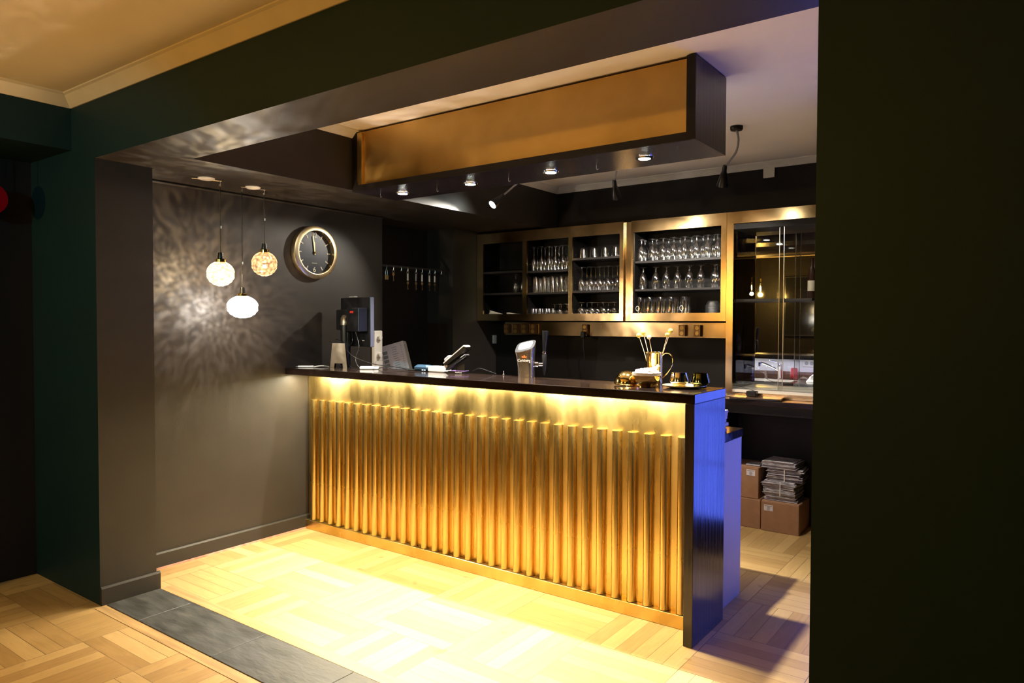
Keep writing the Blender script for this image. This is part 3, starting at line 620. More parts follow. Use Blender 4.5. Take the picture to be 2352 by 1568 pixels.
# white adapter and cables
ad = thing('cable_adapter', (0.56, 0.25, ZT), 'small white cable adapter box lying on the bar top in front of the monitor', 'adapter')
AM = Matrix.Translation((0.574, 0.252, ZT)) @ Matrix.Rotation(math.radians(38), 4, 'Z')
MB().bbox(-0.062, -0.02, 0.0, 0.03, 0.02, 0.020, 0.004).xf(AM).build('adapter_body', WHITEPL, ad)
MB().bbox(0.031, -0.016, 0.001, 0.062, 0.016, 0.017, 0.003).xf(AM).build('plug', WHITEPL, ad)
tag(MB().tube(ease([tuple(MX @ Vector((0.14, -0.06, 1.399))), (0.36, 0.29, 1.33), (0.275, 0.30, 1.26), (0.30, 0.28, 1.19), (0.42, 0.24, 1.156), (0.52, 0.215, 1.156)]), 0.0022, 8).build('cable', BLACKPL), 'black cable looping wide from the monitor down to the white adapter', 'cable')
tag(MB().tube(ease([tuple(MX @ Vector((0.09, -0.06, 1.399))), (0.43, 0.29, 1.30), (0.40, 0.285, 1.22), (0.45, 0.26, 1.17), (0.52, 0.232, 1.157)]), 0.0018, 8).build('cable', mat('dark_grey_rubber', (0.08, 0.08, 0.08), 0.5)), 'dark grey cable hanging nearly straight from the monitor to the white adapter', 'cable')
tag(MB().tube(ease([(0.18, 0.30, 1.345), (0.26, 0.28, 1.33), (0.40, 0.25, 1.24), (0.55, 0.30, 1.185), (0.72, 0.36, 1.165), (0.86, 0.36, 1.156), (0.92, 0.385, 1.156)]), 0.0026, 8).build('cable', BLACKPL), 'thick black cable running from the monitor pole along the bar top', 'cable')
tag(MB().tube(ease([(0.625, 0.285, 1.158), (0.68, 0.31, 1.170), (0.76, 0.34, 1.166), (0.86, 0.33, 1.155), (0.98, 0.37, 1.155)]), 0.003, 8).build('cable', BLACKPL), 'thin black cable leaving the white adapter towards the blue case', 'cable')
tag(MB().tube(ease([(1.37, 0.37, 1.165), (1.42, 0.375, 1.185), (1.48, 0.38, 1.172), (1.54, 0.39, 1.156)]), 0.0025, 8).build('cable', BLACKPL), 'short black cable leaving the right side of the card terminal', 'cable')
pn = thing('pen', (0.06, 0.13, ZT), 'white and grey pen lying on the bar top by the charcoal wall', 'pen')
MB().tube([(0.035, 0.085, ZT+0.006), (0.115, 0.155, ZT+0.006)], 0.005, 8).build('pen_barrel', WHITEPL, pn)
MB().tube([(0.0352, 0.085, ZT+0.006), (0.022, 0.074, ZT+0.005)], 0.004, 8, r2=0.001).build('pen_tip', GREYPL, pn)
tag(MB().tube(ease([(0.115, 0.158, ZT+0.004), (0.16, 0.19, ZT+0.010), (0.185, 0.235, ZT+0.004)]), 0.003, 8).build('cable', WHITEPL), 'short white cable end beside the pen near the metal holder', 'cable')

# blue and white case left of the card terminal
bc = thing('receipt_printer', (1.03, 0.37, ZT), 'low dark blue and white device lying left of the card terminal', 'printer')
MB().bbox(0.905, 0.325, ZT, 1.035, 0.395, ZT+0.040, 0.014).build('blue_cover', BLUECASE, bc, 'dark blue half')
MB().bbox(1.036, 0.322, ZT, 1.18, 0.395, ZT+0.036, 0.006).build('white_body', WHITEPL, bc, 'white half')
MB().bbox(0.985, 0.3235, ZT+0.006, 0.998, 0.3248, ZT+0.012, 0.0003).bbox(1.003, 0.3235, ZT+0.006, 1.018, 0.3248, ZT+0.012, 0.0003).build('indicator_light', emat('white_indicator', (0.9, 0.95, 1.0), 1.5), bc)
# card terminal on its dock
ct = thing('card_terminal', (1.29, 0.33, ZT), 'black and white payment card terminal leaning on its dock', 'card terminal')
TM = Matrix.Translation((1.285, 0.325, ZT)) @ Matrix.Rotation(math.radians(12), 4, 'Z') @ Matrix.Scale(0.78, 4)
MB().prism([(-0.085, 0), (0.085, 0), (0.085, 0.020), (-0.060, 0.020)], -0.035, 0.035, lambda u, v, w_: (u, w_, v)).xf(TM).build('dock_base', BLACKPL, ct)
MB().box(-0.045, -0.0362, 0.0205, 0.085, 0.036, 0.0235).xf(TM).build('light_line', VIOE, ct, 'violet lit line')
MB().prism([(0.0, 0.024), (0.080, 0.024), (0.080, 0.080), (0.030, 0.060)], -0.028, 0.028, lambda u, v, w_: (u, w_, v)).xf(TM).build('dock_stand', BLACKPL, ct)
sl_ = math.radians(33)
T2 = TM @ Matrix.Translation((-0.082, 0, 0.022)) @ Matrix.Rotation(-sl_, 4, 'Y')
MB().bbox(0.0, -0.036, 0.0, 0.215, 0.036, 0.016, 0.004).xf(T2).build('cradle', BLACKPL, ct)
MB().bbox(0.165, -0.0365, 0.0165, 0.212, 0.0365, 0.020, 0.001).xf(T2).build('cradle_tip', WHITEPL, ct)
T3 = TM @ Matrix.Translation((-0.090, 0, 0.060)) @ Matrix.Rotation(-math.radians(38), 4, 'Y')
MB().prism([(0.0, 0), (0.15, -0.012), (0.225, -0.012), (0.238, 0.006), (0.225, 0.022), (0.005, 0.022)], -0.036, 0.036, lambda u, v, w_: (u, w_, v)).xf(T3).build('terminal_body', BLACKPL, ct)
MB().prism([(0.0, 0.0225), (0.225, 0.0225), (0.242, 0.004), (0.246, 0.012), (0.232, 0.030), (0.0, 0.030)], -0.037, 0.037, lambda u, v, w_: (u, w_, v)).xf(T3).build('white_top_shell', WHITEPL, ct)
MB().bbox(0.015, -0.030, 0.0305, 0.075, 0.030, 0.052, 0.006).xf(T3).build('paper_roll_cover', GREYPL, ct)
MB().bbox(-0.012, -0.034, -0.016, 0.012, 0.034, 0.012, 0.003).xf(T3).build('card_slot', mat('tan_plastic', (0.45, 0.33, 0.22), 0.4), ct)
text('lettering', 'VeriFone', 0.013, tuple(TM @ Vector((0.030, -0.0357, 0.0095))), tuple((TM.to_3x3() @ Vector((1, 0, 0)))), (0, 0, 1), WHITEPL, ct, label='white lettering on the dock')
tag(MB().lathe([(0.0, 0), (0.006, 0.001), (0.006, 0.006), (0.003, 0.010), (0.003, 0.024), (0.0, 0.026)], (1.60, 0.385, ZT), 12).build('bottle_stopper', STEEL), 'tiny steel stopper standing left of the beer tap', 'stopper')
# beer tap
bt = thing('beer_tap', (1.79, 0.35, ZT), 'steel draught beer column with a slanted oval face and black handle', 'beer tap')
TB = Matrix.Translation((1.795, 0.345, ZT)) @ Matrix.Rotation(math.radians(20), 4, 'Z')
def sect(z, sx, sy, cx, cy=0.0, n=20):
    out = []
    for i in range(n):
        th = 2*PI*i/n; c_, s_ = math.cos(th), math.sin(th)
        out.append((cx + sx*math.copysign(abs(c_)**0.55, c_), cy + sy*math.copysign(abs(s_)**0.55, s_), z))
    return out
rings = [sect(0, 0.046, 0.036, 0.0), sect(0.06, 0.047, 0.037, -0.001), sect(0.12, 0.052, 0.038, -0.006), sect(0.145, 0.056, 0.040, -0.008)]
top = sect(0.0, 0.058, 0.042, -0.006)
top = [(x, y, 0.140 + (x+0.064)*0.22 + (y+0.042)*0.65) for x, y, z in top]
rings.append(top); vs = [p for r in rings for p in r]; fs = [tuple(range(19, -1, -1)), tuple(80+i for i in range(20))]
for k in range(4):
    for i in range(20): j=(i+1)%20; fs.append((k*20+i, k*20+j, (k+1)*20+j, (k+1)*20+i))
MB().add(vs, fs, False).xf(TB).build('column', mat('satin_steel', (0.62, 0.58, 0.56), 0.26, metal=1.0), bt)
def tap_plate(k, dz, th, nm, m):
    q = [((x+0.006)*k-0.006, y*k) for x, y, z in top]
    q = [(x, y, 0.1402 + dz + (x+0.064)*0.22 + (y+0.042)*0.65) for x, y in q]
    MB().add(q + [(x, y, z+th) for x, y, z in q], [tuple(range(19, -1, -1)), tuple(range(20, 40))] + [(i, (i+1) % 20, 20+(i+1) % 20, 20+i) for i in range(20)]).xf(TB).build(nm, m, bt)
tap_plate(0.985, 0.0, 0.002, 'badge_rim', BLACKPL)
tap_plate(0.70, 0.0025, 0.002, 'badge_plate', mat('pearl_badge', (0.50, 0.47, 0.40), 0.5))
text('lettering', 'Carlsberg', 0.023, tuple(TB @ Vector((-0.005, -0.0392, 0.098))), tuple(TB.to_3x3() @ Vector((1, 0, 0))), (0, 0, 1), emat('white_print', (1, 1, 1), 0.0) if False else WHITEPL, bt, label='white script lettering', sx=0.85)
MB().prism([(-0.013, 0), (0.013, 0), (0.015, 0.011), (0.008, 0.007), (0, 0.017), (-0.008, 0.007), (-0.015, 0.011)], -0.0405, -0.0392, lambda u, v, w_: (u-0.003, w_, v+0.113)).xf(TB).build('crown_mark', mat('orange_print', (0.75, 0.16, 0.03), 0.5), bt, 'small orange crown')
MB().lathe([(0.016, 0), (0.016, 0.02), (0.010, 0.024), (0.010, 0.05)], tuple(TB @ Vector((0.046, 0.01, 0.075))), 18, tuple(TB.to_3x3() @ Vector((1, 0.25, 0)))).build('shank', CHROME, bt)
hp_ = TB @ Vector((0.100, 0.025, 0.0))
MB().lathe([(0.005, 0.0), (0.010, 0.03), (0.013, 0.055), (0.014, 0.12), (0.010, 0.125), (0.010, 0.13)], (hp_.x, hp_.y, ZT+0.010), 18).build('spigot', BLACKPL, bt)
MB().lathe([(0.011, 0), (0.013, 0.006), (0.011, 0.012)], (hp_.x, hp_.y, ZT+0.138), 18).build('handle_collar', CHROME, bt)
MB().lathe([(0.009, 0), (0.011, 0.02), (0.017, 0.10), (0.018, 0.118), (0.0, 0.112)], (hp_.x, hp_.y, ZT+0.151), 18, (0.06, 0, 1)).build('handle', BLACKPL, bt)

# brass jug with craspedia
jg = thing('brass_jug', (2.595, 0.352, ZT), 'tall polished brass jug with a thin loop handle, holding dried yellow flowers', 'jug')
MB().lathe([(0.0, 0.002), (0.040, 0.0), (0.041, 0.006), (0.041, 0.160), (0.045, 0.165), (0.0445, 0.167), (0.0395, 0.161), (0.0390, 0.010), (0, 0.008)], (2.595, 0.352, ZT), 40).build('jug_body', BRASSP, jg)
MB().tube(ease([(2.635, 0.352, ZT+0.150), (2.655, 0.354, ZT+0.163), (2.680, 0.356, ZT+0.158), (2.694, 0.358, ZT+0.130), (2.685, 0.357, ZT+0.095), (2.655, 0.354, ZT+0.050), (2.636, 0.352, ZT+0.030)]), 0.0028, 8).build('handle', BRASSP, jg)
heads = [((2.506, 0.350, 1.402), YELLOWF, 0.0125, 'lower left yellow dried ball flower in the brass jug'),
         ((2.520, 0.375, 1.416), YELLOWF, 0.0125, 'upper left yellow dried ball flower in the brass jug'),
         ((2.567, 0.345, 1.394), PALEF, 0.0115, 'pale cream dried ball flower in the middle of the brass jug'),
         ((2.676, 0.365, 1.427), YELLOWF, 0.013, 'highest yellow dried ball flower, right side of the brass jug'),
         ((2.668, 0.345, 1.407), YELLOWF, 0.012, 'lower right yellow dried ball flower in the brass jug')]
for i, (p, m, r, lab) in enumerate(heads):
    t = thing('dried_flower', (2.595, 0.352, ZT+0.02), lab, 'flower', 'dried ball flowers in the jug')
    b0 = Vector((2.580+0.008*i, 0.345+0.003*i, ZT+0.015)); e0 = Vector(p); mid = (b0+e0)/2 + Vector((0.004 if i < 3 else -0.004, 0, 0.008))
    MB().tube(ease([b0, mid, e0]), 0.0016, 6).build('stem', STRAW, t)
    MB().lathe([(r*math.sin(PI*k/10), -r*math.cos(PI*k/10)) for k in range(11)], p, 18).build('flower_head', m, t)
# bowl of wrapped sugar
bw = thing('brass_bowl', (2.622, 0.205, ZT), 'round brass bowl with a white ceramic liner standing in front of the jug', 'bowl')
MB().lathe([(0.0, 0.0), (0.028, 0.0), (0.030, 0.004), (0.048, 0.016), (0.064, 0.036), (0.069, 0.058), (0.067, 0.058), (0.060, 0.036), (0.044, 0.020), (0, 0.012)], (2.622, 0.205, ZT), 40).build('brass_shell', BRASSP, bw)
MB().lathe([(0.062, 0.0585), (0.070, 0.0590), (0.071, 0.072), (0.067, 0.072), (0.060, 0.062)], (2.622, 0.205, ZT), 40, ring=True).build('ceramic_liner', CERAM, bw)
rs = random.Random(5)
pos = []
for k in range(34):
    a = rs.random()*2*PI; r = 0.055*math.sqrt(rs.random()); pos.append((r*math.cos(a), r*math.sin(a)))
sg = MB()
for x, y in pos:
    d = MB().bbox(-0.012, -0.007, -0.005, 0.012, 0.007, 0.005, 0.002)
    d.xf(Matrix.Translation((2.622+x, 0.205+y, ZT+0.072+0.016*(1-(x*x+y*y)/0.0036)+rs.uniform(-.003, .003))) @ Matrix.Rotation(rs.random()*PI, 4, 'Z') @ Matrix.Rotation(rs.uniform(-.5, .5), 4, 'X'))
    sg.add(d.v, d.f)
sg.lathe([(0.0, 0.02), (0.058, 0.062), (0.05, 0.072), (0, 0.08)], (2.622, 0.205, ZT), 24)
tag(sg.build('wrapped_sweets', SUGAR), 'heap of small white wrapped sweets filling the brass bowl', 'sweets', kind='stuff')
for k, (x, y, lab) in enumerate(((2.662, 0.232, 'cream twisted wrapper sweet sticking out highest at the right of the bowl'), (2.645, 0.238, 'cream twisted wrapper sweet lying behind the heap in the bowl'))):
    m = MB().lathe([(0.008, -0.016), (0.003, -0.009), (0.009, 0.0), (0.003, 0.009), (0.009, 0.017)], (x, y, ZT+0.095), 10, (0.5, 0.2, 0.7 if k == 0 else 0.2)); tag(m.build('wrapped_sweet', PALEF), lab, 'sweet', 'loose sweets on the bowl')
# lid leaning by the bowl
ld = MB().lathe([(0.066, 0.0), (0.068, 0.004), (0.064, 0.008), (0.063, 0.024), (0.054, 0.046), (0.032, 0.064), (0.0, 0.071), (0.0, 0.068), (0.030, 0.061), (0.051, 0.044), (0.060, 0.022), (0.060, 0.004)], (0, 0, 0), 40)
ld.xf(Matrix.Translation((2.499, 0.235, ZT+0.003)) @ Matrix.Rotation(math.radians(4), 4, 'Y'))
tag(ld.build('bowl_lid', BRASSP), 'polished domed brass lid lying left of the brass bowl', 'lid')
# tray with two cups
tr = MB().lathe([(0.0, 0.0), (0.062, 0.0), (0.082, 0.005), (0.106, 0.012), (0.106, 0.014), (0.081, 0.0075), (0.06, 0.003), (0, 0.003)], (2.790, 0.272, ZT), 48, sy=0.92)
tag(tr.build('brass_tray', mat('pale_brass', (0.92, 0.78, 0.48), 0.45, metal=1.0)), 'shallow round brass tray near the right end of the bar carrying two cups', 'tray')
def cup(x, y, m, m2, lab):
    t = thing('metal_cup', (x, y, ZT+0.0035), lab, 'cup', 'metal cups on the brass tray')
    MB().lathe([(0.0, 0.001), (0.029, 0.001), (0.031, 0.003), (0.032, 0.014), (0.040, 0.020)], (x, y, ZT+0.003), 36).build('cup_foot', m2, t)
    MB().lathe([(0.040, 0.0201), (0.046, 0.027), (0.046, 0.031), (0.036, 0.071), (0.0345, 0.071), (0.043, 0.031), (0, 0.024)], (x, y, ZT+0.003), 36).build('cup_body', m, t)
cup(px2x(1561, 0.272), 0.272, mat('nickel', (0.75, 0.70, 0.62), 0.08, metal=1.0), BRASSP, 'left silvery tapered cup on the brass tray')
cup(px2x(1609, 0.285), 0.285, GREENBR, GREENBR, 'right dark green metal tapered cup on the brass tray')

# ------------------------------------------------------------------ back counter
bk = thing('back_counter', (1.8, 2.18, 0), 'dark topped counter running along the back wall under the glass cabinets', 'counter')
MB().bbox(0.003, 1.95, 0.893, 3.98, 2.398, 0.930, 0.003).build('worktop', ESPRESSO, bk)
MB().box(0.003, 2.05, 0.0, 2.36, 2.398, 0.892).build('carcass', BLACKP, bk)
MB().box(0.003, 1.975, 0.83, 3.98, 1.995, 0.8925).build('front_rail', BLACKP, bk)
MB().box(3.93, 2.0, 0.0, 3.98, 2.398, 0.892).build('side_panel', BLACKP, bk)
MB().box(2.362, 2.36, 0.0, 3.93, 2.398, 0.892).build('rear_panel', BLACKP, bk)

# ------------------------------------------------------------------ wall cabinets with brass fronts
YC = 2.12
def frame_front(mb, x0, x1, z0, z1, holes, y0, y1):
    # rectangle with rectangular holes (same z range) as boxes
    hz0, hz1 = holes[0][2], holes[0][3]
    mb.box(x0, y0, z0, x1, y1, hz0); mb.box(x0, y0, hz1, x1, y1, z1)
    xs = [x0] + [v for h in holes for v in (h[0], h[1])] + [x1]
    for a, b in zip(xs[0::2], xs[1::2]): mb.box(a, y0, hz0, b, y1, hz1)
def wall_cabinet(x0, x1, y, holes, shelves, label, part_x):
    t = thing('wall_cabinet', ((x0+x1)/2, 2.26, 1.482), label, 'cabinet', 'brass fronted cabinets on the back wall')
    m = MB(); frame_front(m, x0, x1, 1.482, 2.275, holes, y, y+0.018); m.build('face_frame', BRASSF, t)
    m = MB(); m.box(x0+0.004, y+0.0185, 1.484, x1-0.004, 2.398, 1.528); m.box(x0+0.004, y+0.0185, 2.215, x1-0.004, 2.398, 2.272)
    m.box(x0+0.004, 2.385, 1.528, x1-0.004, 2.398, 2.215)
    for px_ in [x0+0.004, x1-0.024] + part_x: m.box(px_, y+0.0185, 1.528, px_+0.020, 2.385, 2.215)
    m.build('carcass', CABIN, t)
    # light shelf side cheeks
    for a, b, z in shelves: MB().bbox(a+0.003, y+0.022, z-0.018, b-0.003, 2.384, z, 0.001).build('shelf', SHELFM, t)
    for a, b, _, _ in holes:
        pp = MB()
        for k in range(9): pp.cyl((a+0.0005 if a > x0+0.03 else a+0.0005, y+0.05, 1.62+k*0.06), 0.0022, 0.002, (1, 0, 0), n=6)
        pp.build('shelf_pins', STEEL, t)
    return t
Z_ = 1.5285
wall_cabinet(0.003, 1.508, 2.105, [(0.074, 0.517, 1.543, 2.183), (0.563, 0.992, 1.543, 2.183), (1.030, 1.474, 1.543, 2.183)],
             [(0.024, 0.53, 1.93), (0.024, 0.53, 1.735), (0.55, 1.0, 1.92), (0.55, 1.0, 1.730), (1.02, 1.484, 2.008), (1.02, 1.484, 1.735)],
             'long left brass fronted wall cabinet with three open bays of glasses', [0.530, 1.000])
wall_cabinet(1.572, 2.344, 2.11, [(1.584+0.006, 2.303, 1.543, 2.183)], [(1.596, 2.32, 1.957), (1.596, 2.32, 1.735)],
             'brass fronted wall cabinet with rows of tulip beer glasses, right of the joint strip', [])
tag(MB().box(1.5085, 2.128, 1.482, 1.5715, 2.398, 2.270).build('filler_strip', BRASSF), 'narrow upright brass strip glowing between the two glass cabinets', 'filler strip')

# tall mirror display cabinet
dc = thing('display_cabinet', (2.66, 2.26, 0.93), 'tall brass framed mirror display cabinet standing on the back counter at the right', 'cabinet')
m = MB(); m.box(2.346, 2.11, 0.932, 2.395, 2.128, 2.275).box(2.395, 2.11, 2.19, 3.30, 2.128, 2.275).box(3.0, 2.11, 0.932, 3.30, 2.128, 2.19).box(2.395, 2.11, 0.932, 3.0, 2.128, 0.965)
m.build('face_frame', BRASSF, dc)
MB().box(2.346, 2.1285, 0.932, 2.390, 2.398, 2.272).box(2.96, 2.1285, 0.932, 3.30, 2.398, 2.272).box(2.39, 2.1285, 2.15, 2.96, 2.398, 2.272).build('carcass', CABIN, dc)
MB().box(2.390, 2.130, 0.985, 2.3925, 2.375, 2.149).build('side_glass', DMIRROR, dc, 'dark reflecting side lining')
MB().box(2.3925, 2.376, 0.985, 2.958, 2.385, 2.149).build('mirror', MIRROR, dc, 'mirror back')
MB().box(2.3925, 2.1285, 0.9655, 2.959, 2.375, 0.984).build('cabinet_floor', WHITEPL, dc, 'pale cabinet floor')
MB().bbox(2.394, 2.185, 1.625, 2.925, 2.374, 1.643, 0.001).build('shelf', SHELFM, dc)
MB().box(2.394, 2.150, 0.987, 2.74, 2.155, 2.148).build('sliding_door', PANE, dc, 'left glass sliding door')
MB().box(2.71, 2.162, 0.987, 2.957, 2.167, 2.148).build('sliding_door', PANE, dc, 'right glass sliding door')
MB().box(2.7405, 2.149, 0.987, 2.7435, 2.156, 2.148).box(2.7065, 2.161, 0.987, 2.7095, 2.168, 2.148).build('door_edge', STEEL, dc)
MB().box(2.394, 2.140, 0.9842, 2.957, 2.172, 0.9868).build('door_track', STEEL, dc)
BOTTLE = mat('dark_bottle', (0.03, 0.012, 0.008), 0.12)
labm = mat('bottle_label_cream', (0.55, 0.5, 0.4), 0.6); labr = mat('bottle_label_orange', (0.5, 0.18, 0.05), 0.6)
for k, (x, y, z, lm, lab) in enumerate(((2.932, 2.225, 1.6435, labm, 'dark bottle with a cream label at the right end of the mirror cabinet shelf'),
                                        (2.932, 2.30, 1.6435, labr, 'dark bottle with an orange label standing rearmost on the mirror cabinet shelf'),)):
    b = thing('bottle', (x-0.02, y, z), lab, 'bottle', 'bottles in the mirror cabinet')
    MB().lathe([(0.0, 0.0), (0.024, 0.0), (0.026, 0.004), (0.026, 0.17), (0.012, 0.22), (0.010, 0.28), (0, 0.281)], (x-0.02, y, z), 20).build('bottle_glass', BOTTLE, b)
    MB().lathe([(0.0265, 0.05), (0.0268, 0.052), (0.0268, 0.12), (0.0265, 0.122)], (x-0.02, y, z), 20, ring=True).build('bottle_label', lm, b)

# ------------------------------------------------------------------ socket duct and sockets
dt = thing('socket_duct', (1.22, 2.35, 1.35), 'long brass cable duct running under the wall cabinets', 'cable duct')
MB().box(0.180, 2.305, 1.352, 2.345, 2.398, 1.470).build('duct_body', BRASSF, dt)
MB().box(0.182, 2.300, 1.366, 2.345, 2.3045, 1.370).box(0.182, 2.300, 1.448, 2.345, 2.3045, 1.452).build('duct_lip', BRASSF, dt)
sx_ = [0.215, 0.320, 0.415, 0.515, 1.055, 1.935, 2.060]
slab = ['leftmost brass double socket on the duct under the cabinets', 'second double socket from the left on the brass duct', 'third double socket from the left on the brass duct', 'fourth double socket from the left on the brass duct',
        'double socket with a black plug, alone in the middle of the brass duct', 'left one of the pair of brass sockets behind the flowers', 'right one of the pair of brass sockets, nearest the mirror cabinet']
s0 = None
for i, x in enumerate(sx_):
    t = thing('double_socket', (x, 2.30, 1.41), slab[i], 'socket', 'double sockets on the brass duct')
    o = MB().prism([(-0.036, 0.0), (0.036, 0.0), (0.026, -0.026), (-0.026, -0.026)], 1.364, 1.452, lambda u, v, w_: (x+u, 2.2995+v, w_)).build('housing', mat('brown_brass_plastic', (0.22, 0.12, 0.05), 0.3, metal=0.6) if i == 0 else MATS['brown_brass_plastic'], t)
    for z in (1.429, 1.387):
        MB().lathe([(0.0, 0.0), (0.016, 0.0005), (0.018, 0.003), (0.018, 0.0)], (x, 2.2732, z), 20, (0, -1, 0)).build('socket_cup', BRASSC, t)
    if i == 4:
        pass
pg = thing('power_plug', (1.055, 2.25, 1.37), 'black plug with a cable hanging from the middle socket of the brass duct', 'plug')
MB().bbox(1.035, 2.235, 1.335, 1.075, 2.2695, 1.392, 0.005).build('plug_body', BLACKPL, pg)
MB().tube(ease([(1.055, 2.25, 1.334), (1.057, 2.25, 1.25), (1.063, 2.26, 1.18), (1.055, 2.27, 1.10), (1.045, 2.28, 0.935)]), 0.004, 8).tube(ease([(1.061, 2.256, 1.19), (1.03, 2.25, 1.08), (0.99, 2.25, 0.935)]), 0.002, 6).build('cable', BLACKPL, pg)
sw = thing('wall_switch', (0.0, 2.372, 1.30), 'small white switch on the charcoal wall in the corner under the cabinet', 'switch')
MB().bbox(0.001, 2.340, 1.265, 0.016, 2.392, 1.345, 0.003).build('cover_plate', WHITEPL, sw)
MB().bbox(0.0165, 2.352, 1.285, 0.021, 2.380, 1.325, 0.002).build('rocker', WHITEPL, sw)

# ------------------------------------------------------------------ glassware
def gl_parts(kind):
    # upside-down stemmed glasses: rim at z=0 ; returns list of (part, outer profile, inner profile)
    if kind == 'tulip':
        H, R, rim = 0.172, 0.034, 0.026
        bowl = [(rim, 0), (R*0.93, 0.030), (R, 0.060), (R*0.86, 0.095), (R*0.50, 0.122), (0.009, 0.134)]
        stem = [(0.009, 0.1342), (0.0065, 0.142), (0.008, 0.150), (0.006, 0.160)]
    elif kind == 'flute':
        H, R, rim = 0.210, 0.024, 0.019
        bowl = [(rim, 0), (R*0.96, 0.030), (R, 0.065), (R*0.85, 0.095), (R*0.45, 0.118), (0.005, 0.130)]
        stem = [(0.005, 0.1302), (0.0035, 0.150), (0.004, 0.198)]
    elif kind == 'wine':
        H, R, rim = 0.200, 0.036, 0.029
        bowl = [(rim, 0), (R*0.96, 0.030), (R, 0.055), (R*0.80, 0.085), (R*0.4, 0.102), (0.005, 0.110)]
        stem = [(0.005, 0.1102), (0.0038, 0.130), (0.0042, 0.190)]
    elif kind == 'balloon':
        H, R, rim = 0.108, 0.040, 0.029
        bowl = [(rim, 0), (R*0.95, 0.022), (R, 0.038), (R*0.84, 0.058), (R*0.4, 0.072), (0.006, 0.077)]
        stem = [(0.006, 0.0772), (0.005, 0.088), (0.006, 0.098)]
    else:
        H, R, rim = 0.100, 0.027, 0.022
        bowl = [(rim, 0), (R*0.95, 0.020), (R, 0.034), (R*0.8, 0.050), (R*0.4, 0.060), (0.005, 0.064)]
        stem = [(0.005, 0.0642), (0.004, 0.076), (0.005, 0.091)]
    th = 0.0014
    inner = [(max(0.0, r-th), z) for r, z in bowl[:-1]][::-1]
    # smooth the bowl a little
    def sub(P):
        out = [P[0]]
        for a, b, c_ in zip(P, P[1:], P[2:]):
            out += [((a[0]+b[0]*3)/4, (a[1]+b[1]*3)/4), ((c_[0]+b[0]*3)/4, (c_[1]+b[1]*3)/4)]
        return out + [P[-1]]
    bo = sub(bowl); bi = sub([(max(0.0, r-th), z) for r, z in bowl[:-1]] + [(0.0, bowl[-1][1]-0.006)])
    prof_b = [(0.0, bowl[-1][1])] + bo[::-1] + bi
    fz = stem[-1][1]; fr = {'tulip': 0.033, 'flute': 0.028, 'wine': 0.034, 'balloon': 0.034}.get(kind, 0.027)
    foot = [(0.0, fz+0.0002), (0.006, fz+0.0005), (fr*0.6, H-0.005), (fr, H-0.0025), (fr, H), (0.0, H-0.001)]
    stem_p = [(0.0, stem[0][1])] + stem + [(0.0, stem[-1][1])]
    return [('bowl', prof_b), ('stem', stem_p), ('foot', foot)]
def gl_single(kind):
    if kind == 'tumbler':   # upside down, wide
        return [(0.0, 0.084), (0.030, 0.086), (0.033, 0.082), (0.038, 0.0), (0.0365, 0.0), (0.031, 0.072), (0.0, 0.074)]
    if kind == 'highball':
        return [(0.0, 0.138), (0.024, 0.140), (0.026, 0.136), (0.030, 0.0), (0.0285, 0.0), (0.0245, 0.126), (0.0, 0.128)]
    if kind == 'shot':
        return [(0.0, 0.060), (0.020, 0.062), (0.022, 0.058), (0.0245, 0.0), (0.023, 0.0), (0.020, 0.050), (0.0, 0.052)]
    if kind == 'beer':
        return [(0.0, 0.140), (0.024, 0.142), (0.027, 0.136), (0.029, 0.10), (0.033, 0.045), (0.031, 0.0), (0.0295, 0.0), (0.0315, 0.045), (0.0275, 0.10), (0.025, 0.126), (0.0, 0.128)]
PROTO = {}
def place(kind, x, y, z, name, label, group):
    loc = (x, y, z+0.0006)
    if kind in ('tulip', 'flute', 'wine', 'balloon', 'small'):
        if kind not in PROTO:
            t = thing(name, loc, label, 'glass', group)
            for pn_, pr in gl_parts(kind): MB().lathe(pr, loc, 22).build(pn_, GLASS, t)
            PROTO[kind] = t; return t
        t = copy_tree(PROTO[kind], loc); t.name = name; t['label'] = label; t['group'] = group; return t
    if kind not in PROTO:
        t = MB().lathe(gl_single(kind), loc, 22).build(name, GLASS); PROTO[kind] = t
    else:
        t = PROTO[kind].copy(); COL.objects.link(t); t.name = name
    t.location = (loc[0], loc[1], loc[2])
    t['_o'] = loc; tag(t, label, 'glass', group); return t
ORD = ['first', 'second', 'third', 'fourth', 'fifth', 'sixth', 'seventh', 'eighth', 'ninth', 'tenth']
def row(kind, name, xs, y, z, what, where, group):
    for i, x in enumerate(xs):
        o_ = 'leftmost' if i == 0 else ('rightmost' if i == len(xs)-1 else ORD[i] + '-from-left')
        place(kind, x, y, z, name, f'{o_} {what}, {where}', group)
yf, yr = 2.18, 2.27
row('flute', 'champagne_glass', [px2x(p, yf) for p in (1226, 1243.5, 1260.5, 1275, 1291.5)] + [px2x(1303, yf)], yf, 1.92, 'upside-down flute glass', 'front row, top shelf, second bay', 'flutes on the top shelf of the second bay')
row('flute', 'champagne_glass', [px2x(p, yr) for p in (1234, 1251, 1267, 1283, 1299)], yr, 1.92, 'upside-down flute glass', 'back row, top shelf, second bay', 'flutes on the top shelf of the second bay')
row('highball', 'tall_tumbler', [px2x(p, yf) for p in (1230.5, 1249.5, 1268, 1288)] + [px2x(1304.5, yf)], yf, 1.73, 'tall straight tumbler', 'front row, middle shelf, second bay', 'tall tumblers on the middle shelf')
row('highball', 'tall_tumbler', [px2x(p, yr) for p in (1240, 1259, 1278, 1297)], yr, 1.73, 'tall straight tumbler', 'back row, middle shelf, second bay', 'tall tumblers on the middle shelf')
